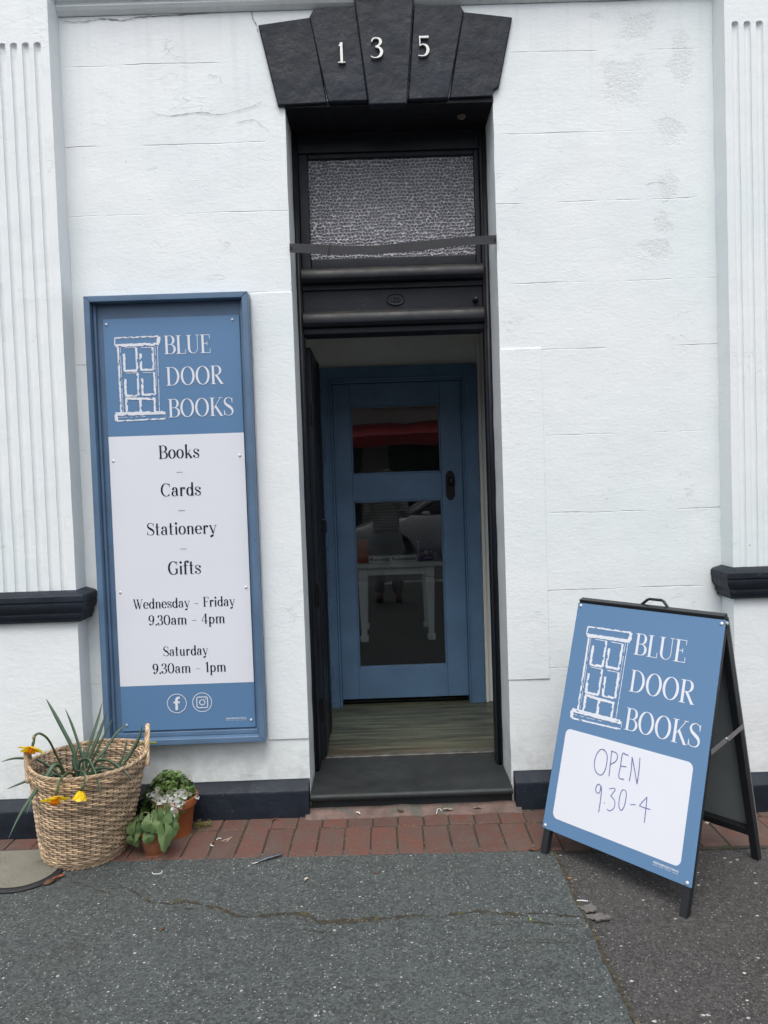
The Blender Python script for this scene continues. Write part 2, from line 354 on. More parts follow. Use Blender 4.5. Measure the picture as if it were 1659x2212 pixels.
def glass(name, tint=(.92, .95, .95)):
    g = G(name); nt = g.nt; out = [n for n in nt.nodes if n.type == 'OUTPUT_MATERIAL'][0]
    lw = g.n('ShaderNodeLayerWeight'); lw.inputs[0].default_value = .5
    f = g.math('ADD', g.math('MULTIPLY', g.math('POWER', lw.outputs['Facing'], 5.0), .9), .042, clamp=True)
    t = g.n('ShaderNodeBsdfTransparent'); t.inputs[0].default_value = (*tint, 1); gl = g.n('ShaderNodeBsdfGlossy'); gl.inputs['Roughness'].default_value = .0
    nb = g.bump(g.noise(2.3, 2), .0012); g.link(nb, gl.inputs['Normal'])
    mx = g.n('ShaderNodeMixShader'); g.link(f, mx.inputs[0]); g.link(t.outputs[0], mx.inputs[1]); g.link(gl.outputs[0], mx.inputs[2]); g.link(mx.outputs[0], out.inputs[0])
    nt.nodes.remove(g.b); return g.m
M_GLASS = glass('clear_glass')
def obscure():
    g = G('hammered_glass'); X, Y, Z = g.sep()
    n = g.noise(190, 2, .6); n2 = g.noise(90, 4, .6); big = g.noise(3.5, 4, .6); w1 = g.noise(26, 2, .5); w2 = g.noise(33, 2, .5)
    zs = g.math('ADD', g.math('MULTIPLY', Z, 64.0), g.math('MULTIPLY', w1, 1.7)); par = g.math('MULTIPLY', g.math('MODULO', g.math('FLOOR', zs), 2.0), .5)
    xs = g.math('ADD', g.math('ADD', g.math('MULTIPLY', X, 54.0), par), g.math('MULTIPLY', w2, 2.2))
    fx = g.math('SUBTRACT', g.math('FRACT', g.math('ADD', xs, 100.0)), .5); fz = g.math('SUBTRACT', g.math('FRACT', zs), .5)
    dd = g.math('SQRT', g.math('ADD', g.math('MULTIPLY', fx, fx), g.math('MULTIPLY', fz, fz)))
    d = g.math('ADD', dd, g.math('MULTIPLY', g.math('SUBTRACT', n2, .5), .26)); h = g.math('ADD', g.rng(d, .02, .6, 0, 1, True), g.math('MULTIPLY', n2, .5))
    nrm = g.bump(h, .0065); nrm = g.bump(n, .0014, nrm)
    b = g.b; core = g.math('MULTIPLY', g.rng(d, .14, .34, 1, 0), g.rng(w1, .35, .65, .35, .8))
    base = g.mix(g.rng(big, .3, .7), (.150, .150, .178), (.245, .243, .275)); glint = g.mix(g.math('MULTIPLY', g.rng(d, .38, .58), g.rng(n, .38, .6)), base, (.60, .595, .63))
    c = g.mix(core, glint, (.075, .075, .092)); b.inputs['Roughness'].default_value = .12          # sky glints painted pale at cell edges, dark reflections at cell centres
    b.inputs['IOR'].default_value = 1.7; b.inputs['Specular IOR Level'].default_value = .8; b.inputs['Coat Weight'].default_value = 1.0; b.inputs['Coat Roughness'].default_value = .06; g.link(nrm, b.inputs['Coat Normal'])
    return g.out(c, None, nrm)
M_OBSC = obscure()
M_IRON = mat('old_black_lock_plate', (.010, .010, .012), .38, [(80, .001, 3)], metal=.3)
# --- basket and plants
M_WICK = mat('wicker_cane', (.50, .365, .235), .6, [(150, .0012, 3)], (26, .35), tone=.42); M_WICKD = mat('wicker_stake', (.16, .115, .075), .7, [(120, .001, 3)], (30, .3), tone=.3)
M_SOIL = mat('potting_soil', (.018, .014, .010), .95, [(90, .012, 5)], (40, .5))
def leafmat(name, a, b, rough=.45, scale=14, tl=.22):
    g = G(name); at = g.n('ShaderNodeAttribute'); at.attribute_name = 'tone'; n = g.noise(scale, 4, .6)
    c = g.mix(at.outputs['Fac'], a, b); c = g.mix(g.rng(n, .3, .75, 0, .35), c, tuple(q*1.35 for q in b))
    g.b.inputs['Subsurface Weight'].default_value = .0
    nt = g.nt; out = [q for q in nt.nodes if q.type == 'OUTPUT_MATERIAL'][0]; tr = g.n('ShaderNodeBsdfTranslucent'); g.link(c, tr.inputs[0])
    mx = g.n('ShaderNodeMixShader'); mx.inputs[0].default_value = tl; g.link(g.b.outputs[0], mx.inputs[1]); g.link(tr.outputs[0], mx.inputs[2]); g.link(mx.outputs[0], out.inputs[0])
    return g.out(c, rough, g.bump(n, .001))
M_DAFF = leafmat('daffodil_leaf', (.050, .098, .060), (.105, .170, .108)); M_DSTEM = leafmat('daffodil_stem', (.05, .085, .04), (.09, .13, .06)); M_BUD = leafmat('daffodil_bud', (.20, .26, .06), (.32, .36, .10))
M_PETAL = leafmat('yellow_petal', (.88, .62, .008), (.94, .74, .02), .5, 40, .42); M_TRUMP = leafmat('orange_trumpet', (.78, .22, .004), (.85, .33, .01), .5, 60); M_SPATHE = mat('papery_spathe', (.30, .21, .13), .8, var=(60, .3))
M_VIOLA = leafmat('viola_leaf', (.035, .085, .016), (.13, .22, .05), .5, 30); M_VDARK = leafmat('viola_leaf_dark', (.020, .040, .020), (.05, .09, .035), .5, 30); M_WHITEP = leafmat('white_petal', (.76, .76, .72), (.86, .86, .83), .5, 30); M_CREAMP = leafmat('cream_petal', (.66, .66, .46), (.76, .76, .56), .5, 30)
M_WILT = leafmat('wilted_leaf', (.035, .085, .026), (.13, .205, .075), .55, 22); M_WSTEM = leafmat('pale_stalk', (.28, .30, .13), (.36, .37, .20), .5, 20)
M_TERRA = mat('plastic_terracotta', (.345, .105, .036), .48, [(60, .0006, 3)], (7, .08)); M_TERRA2 = mat('clay_terracotta', (.315, .118, .058), .8, [(70, .0015, 4)], (12, .25), stain=((.40, .24, .16), 9, .58, .12))
M_MAT = mat('ribbed_grey_mat', (.205, .195, .155), .95, [(260, .006, 3), (30, .004, 3)], (9, .12), stain=((.10, .095, .08), 7, .64, .08)); M_RUBBER = mat('black_rubber', (.020, .021, .024), .6, [(80, .0015, 3)], (9, .2))
M_LEAFB = mat('brown_dead_leaf', (.115, .055, .03), .8, var=(60, .4)); M_LEAFP = mat('pale_dead_leaf', (.30, .215, .165), .8, var=(60, .3)); M_BARK = mat('grey_bark', (.125, .118, .112), .9, [(90, .003, 4)], (30, .3))
M_FEATH = mat('grey_feather', (.075, .085, .105), .7, var=(50, .5)); M_FEATHW = mat('feather_shaft', (.46, .46, .45), .6); M_DROP = mat('white_dropping', (.68, .68, .65), .8); M_GRASS = leafmat('grass_blade', (.10, .12, .03), (.22, .21, .07))

# ------------------------------------------------------------------ lettering: stroke glyphs (cap height 1, thick stems, hairlines)
T_, H_ = .122, .030
def arc(cx, cy, rx, ry, a0, a1, n=26, T=None):
    T = T or T_; out = []
    for i in range(n+1):
        a = R(a0+(a1-a0)*i/n); x = cx+rx*math.cos(a); y = cy+ry*math.sin(a)
        tx, ty = -rx*math.sin(a), ry*math.cos(a); l = math.hypot(tx, ty); out.append((x, y, H_+(T-H_)*abs(ty/l)**2.2))
    return out
def ln(x0, y0, x1, y1, w): return [(x0, y0, w), (x1, y1, w)]
def st(x, y0, y1, T=None): return ln(x, y0, x, y1, T or T_)
def hl(x0, x1, y): return ln(x0, y, x1, y, H_)
def dot(x, y, r): return [(x, y, r)]
h2 = H_/2
def S_(sx, sy, ball=False):
    p = [(.47, .76, H_), (.44, .90, H_), (.30, .985, H_), (.15, .93, .06), (.085, .79, .09), (.14, .64, .12), (.28, .52, .145), (.42, .40, .13), (.485, .24, .09), (.43, .08, .06), (.27, .015, H_), (.11, .07, H_), (.06, .24, H_)]
    q = catmull([(x*sx, y*sy, w*(.75 if sy < 1 else 1)) for x, y, w in p], 5); r = [[tuple(v) for v in q]]
    if ball: r += [dot(.45*sx, .80*sy, .07), dot(.09*sx, .2*sy, .07)]
    else: r += [ln(.475*sx, .70*sy, .475*sx, .97*sy, H_), ln(.055*sx, .03*sy, .055*sx, .3*sy, H_)]
    return r
GL = {
 'B': (.60, [st(.13, 0, 1), hl(0, .33, 1-h2), hl(0, .33, h2), hl(.13, .33, .52), arc(.31, .755, .19, .235, -90, 90), arc(.33, .265, .22, .25, -90, 90)]),
 'L': (.52, [st(.13, 0, 1), hl(0, .26, 1-h2), hl(0, .50, h2), ln(.49, 0, .49, .24, H_)]),
 'U': (.70, [[(.13, 1, T_), (.13, .30, T_)]+[(.355-.225*math.cos(R(a)), .30-.285*math.sin(R(a)), H_+(T_-H_)*max(0, math.cos(R(a)))**1.6) for a in range(8, 181, 8)]+[(.58, .3, H_), (.58, 1, H_)], hl(0, .26, 1-h2), hl(.48, .68, 1-h2)]),
 'E': (.54, [st(.13, 0, 1), hl(0, .49, 1-h2), hl(0, .51, h2), hl(.13, .36, .52), ln(.49, .78, .49, 1, H_), ln(.51, 0, .51, .24, H_), ln(.36, .42, .36, .62, H_)]),
 'F': (.52, [st(.13, 0, 1), hl(0, .49, 1-h2), hl(0, .26, h2), hl(.13, .38, .52), ln(.49, .78, .49, 1, H_), ln(.38, .42, .38, .62, H_)]),
 'D': (.72, [st(.13, 0, 1), hl(0, .30, 1-h2), hl(0, .30, h2), arc(.29, .5, .335, .485, -90, 90)]),
 'O': (.74, [arc(.36, .5, .30, .49, 0, 360, 44)]),
 'R': (.64, [st(.13, 0, 1), hl(0, .33, 1-h2), hl(0, .26, h2), hl(.13, .33, .50), arc(.31, .745, .19, .245, -90, 90), ln(.28, .5, .57, 0, .115), hl(.5, .66, h2)]),
 'K': (.66, [st(.13, 0, 1), hl(0, .26, 1-h2), hl(0, .26, h2), ln(.19, .40, .56, 1, H_), ln(.28, .56, .60, 0, .115), hl(.46, .66, 1-h2), hl(.52, .69, h2)]),
 'S': (.54, S_(1, 1)), 'C': (.66, [arc(.36, .5, .30, .49, 48, 312, 36), ln(.60, .70, .60, .98, H_)]),
 'G': (.70, [arc(.36, .5, .30, .49, 48, 318, 36), ln(.60, .70, .60, .98, H_), st(.58, .06, .42, .11), hl(.46, .68, .42)]),
 'W': (.86, [ln(.08, 1, .27, 0, .11), ln(.27, 0, .46, .9, H_), ln(.38, 1, .57, 0, .11), ln(.57, 0, .78, 1, H_), hl(0, .18, 1-h2), hl(.30, .48, 1-h2), hl(.70, .86, 1-h2)]),
 'o': (.50, [arc(.25, .34, .19, .325, 0, 360, 36)]), 's': (.42, S_(.78, .68, True)),
 'k': (.54, [st(.13, 0, 1.03), hl(.02, .22, h2), ln(.19, .26, .42, .66, H_), ln(.24, .38, .47, 0, .11), hl(.36, .52, h2)]),
 'a': (.50, [st(.36, .04, .48), arc(.24, .48, .12, .19, 0, 170), dot(.12, .53, .07), arc(.22, .19, .15, .18, 60, 300), hl(.26, .38, .36), ln(.36, .04, .46, .02, H_)]),
 'r': (.42, [st(.13, 0, .66), hl(.04, .24, h2), arc(.26, .46, .11, .19, 180, 60), dot(.33, .59, .075)]),
 'd': (.54, [arc(.25, .33, .17, .315, 0, 360, 36), st(.42, 0, 1.03), hl(.42, .52, h2)]),
 't': (.36, [st(.15, .10, .94), hl(.03, .31, .655), arc(.24, .10, .10, .095, 180, 310)]),
 'i': (.25, [st(.13, 0, .66), dot(.13, .90, .085), hl(.05, .21, h2)]),
 'n': (.55, [st(.13, 0, .66), arc(.28, .44, .155, .215, 180, 0), st(.42, 0, .46), hl(.05, .21, h2), hl(.34, .50, h2)]),
 'm': (.84, [st(.13, 0, .66), arc(.28, .44, .145, .215, 180, 0), st(.42, 0, .46), arc(.57, .44, .145, .215, 180, 0), st(.71, 0, .46), hl(.05, .21, h2), hl(.34, .5, h2), hl(.63, .79, h2)]),
 'e': (.48, [arc(.25, .34, .19, .325, 0, 318, 32), hl(.08, .43, .36)]),
 'y': (.50, [ln(.08, .66, .27, .02, .105), ln(.45, .66, .24, -.12, H_), arc(.17, -.12, .07, .12, 0, -100), dot(.13, -.22, .075), hl(0, .18, .645), hl(.38, .52, .645)]),
 'f': (.36, [st(.15, 0, .84), arc(.26, .84, .11, .17, 180, 30), dot(.33, .93, .08), hl(.03, .34, .655), hl(.05, .25, h2)]),
 'p': (.56, [st(.13, -.30, .66), arc(.30, .33, .17, .315, 0, 360, 36), hl(.03, .24, -.29)]),
 'u': (.55, [st(.13, .2, .66), arc(.275, .22, .145, .205, 180, 360), st(.42, 0, .66), hl(.42, .52, h2)]),
 '9': (.54, [arc(.26, .69, .18, .295, 0, 360, 36), [(.44, .69, T_), (.44, .52, T_*.95), (.40, .28, .09), (.31, .08, .05), (.2, .015, H_), (.13, .05, H_)], dot(.14, .11, .075)]),
 '3': (.48, [arc(.21, .765, .17, .22, 150, -90), arc(.20, .265, .21, .25, 90, -150), hl(.14, .22, .53), dot(.08, .83, .07), dot(.05, .17, .075)]),
 '5': (.50, [ln(.10, .52, .12, 1, H_*1.4), ln(.10, .95, .42, .95, .11), arc(.20, .31, .22, .30, 110, -140), dot(.05, .15, .075)]),
 '0': (.60, [arc(.29, .5, .225, .485, 0, 360, 40)]),
 '4': (.56, [st(.38, 0, 1), ln(.37, 1, .03, .29, H_), hl(.02, .53, .28)]),
 '1': (.34, [st(.19, 0, 1), ln(.05, .84, .17, .985, H_*1.5), hl(.07, .31, h2)]),
 '-': (.50, [hl(.08, .42, .36)]), '.': (.18, [dot(.08, .06, .075)]), ' ': (.30, []),
}
def text_strokes(s, x0, y0, h, x1=None, track=.035):
    w = sum(GL[c][0]+track for c in s) - track; sx = h if x1 is None else (x1-x0)/w
    out = []; x = x0
    for c in s:
        adv, sts = GL[c]
        for q in sts:
            if len(q) == 1: out.append([(x+q[0][0]*sx, y0+q[0][1]*h, q[0][2]*h)])
            else: out.append([(x+px*sx, y0+py*h, pw*h) for px, py, pw in q])
        x += (adv+track)*sx
    return out
CNT = [0]
def strokes_to(mb, strokes, fn, mi=0, thick=None):
    """fn(x, y, d): plane coordinates and distance off the plane -> world. Every stroke sits 0.02 mm above the last."""
    for q in strokes:
        CNT[0] += 1; d = (CNT[0] % 40)*2e-5
        if len(q) == 1:
            x, y, r = q[0]; p = [(x+r*math.cos(2*math.pi*k/16), y+r*math.sin(2*math.pi*k/16)) for k in range(16)]
            if thick: mb.prism(p, lambda a, b: fn(a, b, thick+d), lambda a, b: fn(a, b, 0), mi)
            else: mb.add([fn(a, b, d) for a, b in p], [tuple(range(16))], mi)
            continue
        n = len(q); Lf = []; Rt = []
        closed = n > 8 and abs(q[0][0]-q[-1][0]) < 1e-6 and abs(q[0][1]-q[-1][1]) < 1e-6
        for i in range(n):
            a = q[i-1] if i > 0 else (q[-2] if closed else q[i]); b = q[i+1] if i < n-1 else (q[1] if closed else q[i])
            tx, ty = b[0]-a[0], b[1]-a[1]; l = math.hypot(tx, ty) or 1; nx, ny = -ty/l, tx/l; w = q[i][2]/2
            Lf.append((q[i][0]+nx*w, q[i][1]+ny*w)); Rt.append((q[i][0]-nx*w, q[i][1]-ny*w))
        m = 2*n
        if thick:
            vs = [fn(*p, thick+d) for p in Lf+Rt]+[fn(*p, 0) for p in Lf+Rt]
            fs = []
            for i in range(n-1): fs += [(i, i+1, n+i+1, n+i), (m+i, m+n+i, m+n+i+1, m+i+1), (i, m+i, m+i+1, i+1), (n+i, n+i+1, m+n+i+1, m+n+i)]
            fs += [(0, n, m+n, m), (n-1, m+n-1, m+m-1, m-1)]; mb.add(vs, fs, mi)
        else:
            mb.add([fn(*p, d) for p in Lf+Rt], [(i, i+1, n+i+1, n+i) for i in range(n-1)], mi)
def ftext(mb, s, x0, y0, x1, h, fn, mi=0, bold=0.0):
    """plain sans lettering from the built-in font, stretched to the width x0..x1, laid on a plane"""
    cu = bpy.data.curves.new('t', 'FONT'); cu.body = s; cu.size = 1; cu.offset = bold; o = bpy.data.objects.new('t', cu); COL.objects.link(o)
    bpy.context.view_layer.update(); me = o.evaluated_get(bpy.context.evaluated_depsgraph_get()).to_mesh()
    vs = [v.co.copy() for v in me.vertices]; fs = [tuple(p.vertices) for p in me.polygons]
    if vs:
        a = min(v.x for v in vs); b = max(v.x for v in vs); c = .0; e = max(v.y for v in vs)
        mb.add([fn(x0+(v.x-a)/(b-a)*(x1-x0), y0+v.y/e*h, 0) for v in vs], fs, mi)
    bpy.data.objects.remove(o); bpy.data.curves.remove(cu)
def rough_line(p, q, w, rnd, gaps=.25, strands=2):
    """brush-drawn line: broken strands of uneven width"""
    out = []; dx, dy = q[0]-p[0], q[1]-p[1]; l = math.hypot(dx, dy); nx, ny = -dy/l, dx/l
    n = max(6, int(l/.006))
    for s in range(strands):
        off = (s-(strands-1)/2)*w*.75; cur = []
        for i in range(n+1):
            t = i/n; j = off+(rnd.random()-.5)*w*.35; ww = w*(.6+.8*rnd.random())/(.8 if strands > 1 else 1)
            if rnd.random() < gaps/4.5 and len(cur) > 2: out.append(cur); cur = []; continue
            cur.append((p[0]+dx*t+nx*j, p[1]+dy*t+ny*j, ww*.8))
        if len(cur) > 1: out.append(cur)
    return out
def logo_strokes(seed):
    """hand-drawn door; coordinates as measured on the wall panel (metres; x from the panel's left edge, y above its foot)"""
    rnd = random.Random(seed); out = []
    def L(a, b, w, gaps=.25, s=2): out.extend(rough_line(a, b, w, rnd, gaps, s))
    # lintel
    L((.048, 1.712), (.235, 1.713), .0035, .2); L((.05, 1.679), (.236, 1.680), .005, .15, 3); L((.048, 1.712), (.047, 1.680), .003, .2); L((.236, 1.712), (.234, 1.683), .008, .1)
    # posts
    L((.060, 1.672), (.061, 1.392), .0045, .3); L((.069, 1.672), (.070, 1.392), .0022, .45, 1); L((.229, 1.672), (.226, 1.392), .0030, .12, 1); L((.219, 1.672), (.218, 1.50), .0022, .35, 1)
    # base slab
    L((.036, 1.386), (.250, 1.386), .006, .15, 3); L((.040, 1.356), (.250, 1.360), .0035, .2); L((.037, 1.384), (.040, 1.357), .008, .05); L((.252, 1.386), (.252, 1.368), .002, .4, 1); L((.05, 1.371), (.17, 1.372), .0022, .6, 1)
    # four upper panels
    for x0, x1, y0, y1 in ((.082, .138, 1.570, 1.668), (.153, .208, 1.572, 1.667), (.082, .139, 1.463, 1.560), (.155, .210, 1.465, 1.560)):
        L((x0+.006, y1), (x1, y1), .0030, .1, 1); L((x1, y1), (x1, y0), .0050, .35); L((x0, y0), (x1, y0), .0050, .25); L((x0+.002, y1-.025), (x0+.002, y0), .0058, .28)
    # bottom panels
    L((.082, 1.452), (.211, 1.446), .0055, .2); L((.085, 1.448), (.087, 1.390), .0060, .25); L((.146, 1.446), (.146, 1.390), .0060, .3); L((.207, 1.446), (.206, 1.390), .0050, .25)
    return out
def brand_strokes(): 
    return (text_strokes('BLUE', .258, 1.6355, .079, .4575, .03) + text_strokes('DOOR', .261, 1.501, .079, .506, .03) + text_strokes('BOOKS', .264, 1.364, .079, .5455, .03))

# ================================================================== SETTING
# ---- ground: one wide sheet, then the near footpath, paving, kerb, road
g0 = MB(); g0.quad((-200, -200, -.16), (200, -200, -.16), (200, 200, -.16), (-200, 200, -.16)); g0.build('ground', M_ROAD, kind='structure')
def seam_x(y): return .635 + .010*nz(y*6, 3, 1) + .005*nz(y*26, 7, 2)
def asphalt_sheet(name, left, m, ytop, z):
    mb = MB(); ys = [ytop-(ytop+5.05)*i/260 for i in range(261)]
    ys = [ytop + (-5.05-ytop)*(i/260)**1.8 for i in range(261)]
    for a, b in zip(ys, ys[1:]):
        if left: mb.quad((-14, a, z), (-14, b, z), (seam_x(b), b, z), (seam_x(a), a, z))
        else: mb.quad((seam_x(a)-.012, a, z), (seam_x(b)-.012, b, z), (14, b, z), (14, a, z))
    return mb.build(name, m, kind='structure', weld=True)
fp = asphalt_sheet('footpath', True, M_ASPH, -.36, .003); asphalt_sheet('footpath_patch', False, M_ASPH2, -.36, -.001)
MB().box(-14, 14, -5.05, .0, -.16, -.004).build('footpath_base', M_JOINT, kind='structure')
MB().box(-14, 14, -5.22, -5.051, -.16, .004).build('kerb', M_KERB, kind='structure', bevel=.015)
MB().quad((-60, -14, -.13), (60, -14, -.13), (60, -5.22, -.13), (-60, -5.22, -.13)).build('road', M_ROAD, kind='structure')
MB().box(-30, 30, -18, -14, -.16, .0).build('far_footpath', M_KERB, kind='structure', bevel=.015)
# cracks in the asphalt, filled with dirt and moss
cr = MB(); rnd = random.Random(3)
def crack(pts, w, z=.0045, sub=9):
    P = catmull([(x, y, 0) for x, y in pts], sub); n = len(P); vs = []
    for i, p in enumerate(P):
        t = (P[min(i+1, n-1)]-P[max(i-1, 0)]).normalized(); nn = Vector((-t.y, t.x, 0)); e = math.sin(math.pi*min(1, max(0, i/(n-1))))**.4
        j = .007*nz(p.x*45, p.y*45, 1)+.004*nz(p.x*110, p.y*110, 4); ww = w*e*max(.12, .35+1.5*nz(p.x*22, p.y*22, 9)+.6*rnd.random())
        vs += [(p.x+nn.x*(j+ww/2), p.y+nn.y*(j+ww/2), z), (p.x+nn.x*(j-ww/2), p.y+nn.y*(j-ww/2), z)]
    cr.add(vs, [(2*i, 2*i+1, 2*i+3, 2*i+2) for i in range(n-1)])
crack([(-.94, -.60), (-.9012, -.6442), (-.8497, -.6828), (-.7816, -.693), (-.7317, -.6848), (-.66, -.7124), (-.5961, -.7391), (-.523, -.7876), (-.4532, -.792), (-.39, -.782), (-.293, -.7923), (-.25, -.835), (-.2055, -.8408), (-.1114, -.8373), (0, -.8302), (.078, -.8209), (.166, -.836), (.2127, -.818), (.308, -.8164), (.416, -.8377), (.506, -.8333), (.5675, -.8562), (.63, -.864)], .019)
crack([(-1.2153, -.5431), (-1.1712, -.5334), (-1.0996, -.5761), (-1.0164, -.6185)], .006, .0046); crack([(-1.05, -.58), (-.9676, -.5851), (-.93, -.62)], .005, .0047)
crack([(-.78, -.72), (-.66, -.735), (-.6, -.75)], .004, .0048); crack([(.24, -.86), (.34, -.89), (.45, -.88), (.55, -.905), (.63, -.90)], .004, .0049); crack([(-.45, -.84), (-.33, -.87), (-.22, -.90), (-.17, -.93)], .004, .0043)
crack([(.3, -.98), (.42, -.985), (.55, -1.0), (.62, -.985)], .003, .0044); crack([(-.3, -.80), (-.27, -.87), (-.2, -.92)], .003, .0042)
cr.build('crack', M_CRACKA, fp)
sm = MB()
P = [(seam_x(-.40-.01*i), -.40-.01*i) for i in range(120)]
vs = []
for i, (x, y) in enumerate(P): w = .006+.006*abs(nz(x*5, y*40, 2)); vs += [(x-w, y, .0052), (x+w*.7, y, .0052)]
sm.add(vs, [(2*i, 2*i+1, 2*i+3, 2*i+2) for i in range(len(P)-1)]); sm.build('seam', M_CRACKA, fp)
db = MB()
for i in range(150):
    y = -.43-1.1*rnd.random(); x = seam_x(y)+rnd.gauss(0, .007); s = .0010+.0026*rnd.random()**2; a = rnd.random()*6.28
    p = [Vector((s*math.cos(a+q)*(1.8 if q in (0, math.pi) else 1), s*math.sin(a+q), 0)) for q in (0, 1.4, math.pi, 4.6)]
    db.prism([(x+v.x, y+v.y) for v in p], lambda a, b: (a, b, .0055), lambda a, b: (a, b, .0065+.002), col=rnd.random())
for i in range(90):
    t = rnd.random(); x = -.9+1.5*t; y = -.66-.18*min(1, t*2.2)+rnd.gauss(0, .006); s = .001+.0025*rnd.random(); a = rnd.random()*6
    db.prism([(x+s*math.cos(a+q), y+s*math.sin(a+q)) for q in (0, 1.4, 3.1, 4.6)], lambda a, b: (a, b, .005), lambda a, b: (a, b, .0075), col=rnd.random())
db.build('debris', M_DEBRIS, fp)
# brick paving strip along the wall (two courses), joints slightly off square to the wall
pv = MB(); rb = random.Random(5); TILT = -.024
def pb(x0, x1, y0, y1, dz):
    pad = .0028; t = rb.random(); q = []
    for x, y in ((x0+pad, y0+pad), (x1-pad, y0+pad), (x1-pad, y1-pad), (x0+pad, y1-pad)): q.append((x+rb.gauss(0, .0012), y+TILT*x+rb.gauss(0, .0012)))
    tl = [rb.gauss(0, .0012) for _ in range(4)]
    vs = [(*p, -.03) for p in q]+[(p[0], p[1], .004+dz+tl[i]) for i, p in enumerate(q)]
    pv.add(vs, [(3,2,1,0), (4,5,6,7), (0,1,5,4), (1,2,6,5), (2,3,7,6), (3,0,4,7)], col=t)
for i in range(-30, 32):
    x = .0276+.1075*i; pb(x, x+.1075, -.408, -.170, .002)
    x = .036+.1085*i; pb(x, x+.1085, -.168, -.058, .002)
    x = -.02+.1075*i; pb(x, x+.1075, -.056, .052, -.002)
pv.build('brick_paving', M_BRICK, kind='structure', bevel=.0035)
jt = MB(); jt.quad((-9, -.425-TILT*9, .0018), (9, -.425+TILT*9, .0018), (9, .02, .0018), (-9, .02, .0018)); jt.build('paving_joint_bed', M_JOINT, kind='structure')

# ---- the shop building
XL, XR, ZT = -.348, .548, 3.082
bld = empty('shop_building', (0, 0, 0), 'white painted masonry shopfront with black trim and a narrow recessed doorway', 'building')
def jit(x, y, z, a=.0022): return (x+a*nz(x, y, z, 7.3), y+a*1.0*nz(x+9, y, z, 5.1)-.0*1, z+a*nz(x, y+5, z, 6.7))
def lin(a, b, step): n = max(1, round((b-a)/step)); return [a+(b-a)*i/n for i in range(n+1)]
def wall_sheet(mb, x0, x1, z0, z1, step=.05):
    xs, zs = lin(x0, x1, step), lin(z0, z1, step); n = len(zs)
    vs = [jit(x, 0, z) for x in xs for z in zs]
    mb.add(vs, [(i*n+j, (i+1)*n+j, (i+1)*n+j+1, i*n+j+1) for i in range(len(xs)-1) for j in range(n-1)])
wl_ = MB(); wall_sheet(wl_, -2.3, XL, .0, ZT); wall_sheet(wl_, XR, 2.3, .0, ZT); wall_sheet(wl_, -2.3, XL, ZT, 4.6); wall_sheet(wl_, XL, XR, ZT, 4.6); wall_sheet(wl_, XR, 2.3, ZT, 4.6)
for X, s in ((XL, 1), (XR, -1)):                                   # reveals
    zs = lin(.0, ZT, .05); ys = [0, .004, .08, .15, .222]
    vs = [jit(X, y, z) if y == 0 else (jit(X, 0, z)[0]*1 - s*.000, y, z) for y in ys for z in zs]; n = len(zs)
    wl_.add(vs, [(i*n+j, (i+1)*n+j, (i+1)*n+j+1, i*n+j+1) for i in range(len(ys)-1) for j in range(n-1)])
wl_.box(-2.3, XL-.004, .01, .30, 0, ZT-.002); wl_.box(XR+.004, 2.3, .01, .30, 0, ZT-.002); wl_.box(-2.3, 2.3, .01, .30, ZT+.02, 4.6)
wl_.box(-4.6, -4.3, -.01, .30, 0, 4.6); wl_.box(4.3, 4.6, -.01, .30, 0, 4.6); wl_.box(-4.3, -2.302, -.005, .30, 2.9, 4.6); wl_.box(2.302, 4.3, -.005, .30, 2.9, 4.6); wl_.box(-4.3, -2.302, -.005, .30, 0, .6); wl_.box(2.302, 4.3, -.005, .30, 0, .6)
wl_.box(-4.6, 4.6, 7.0, 7.2, 0, 4.6); wl_.box(-4.6, -4.4, .301, 7.0, 0, 4.6); wl_.box(4.4, 4.6, .301, 7.0, 0, 4.6)
wl_.build('wall', M_WALL, bld, weld=True, smooth=False)
ck = MB(); rc = random.Random(11)
def wall_crack(pts, w):
    P = catmull([(x, z, 0) for x, z in pts], 7); n = len(P); vs = []
    for i, p in enumerate(P):
        t = (P[min(i+1, n-1)]-P[max(i-1, 0)]).normalized(); j = .004*nz(p.x*50, p.y*50, 3); ww = w*(.3+.9*rc.random())*(.2+math.sin(math.pi*i/(n-1))**.5)
        vs += [(p.x-t.y*(j+ww/2), -.0035, p.y+t.x*(j+ww/2)), (p.x-t.y*(j-ww/2), -.0035, p.y+t.x*(j-ww/2))]
    ck.add(vs, [(2*i, 2*i+1, 2*i+3, 2*i+2) for i in range(n-1)])
wall_crack([(-1.28, 3.470), (-1.2, 3.464), (-1.1, 3.475), (-1.03, 3.466), (-.95, 3.478), (-.8, 3.482), (-.6, 3.494), (-.48, 3.497)], .0035)
wall_crack([(-.475, 3.50), (-.47, 3.46), (-.455, 3.43), (-.45, 3.40)], .003); wall_crack([(-.92, 3.08), (-.84, 3.06), (-.72, 3.072), (-.62, 3.06), (-.5, 3.085), (-.44, 3.11)], .0022)
wall_crack([(-.405, 3.27), (-.395, 3.20), (-.385, 3.15), (-.38, 3.09)], .002); wall_crack([(-.56, 3.02), (-.48, 3.03), (-.42, 2.98)], .0018); wall_crack([(1.20, 2.705), (1.24, 2.715), (1.29, 2.712)], .0014)
ck.build('wall_crack', M_CRACK, bld)
boxo('cover_board', M_PIL, bld, -.525, XL+.002, -.0055, .004, .336, 2.296); boxo('cover_board', M_PIL, bld, XR-.002, .73, -.0045, .004, .565, 2.02)
# string course over the doorway
MB().sweep([(-1.302, -.004), (1.502, -.004)], [(0, 3.488), (.008, 3.492), (.02, 3.500), (.030, 3.512), (.020, 3.526), (.022, 3.532), (.05, 3.54), (.062, 3.575), (.095, 3.61), (.10, 3.66), (.0, 3.70)]).build('string_course', M_PIL, bld)
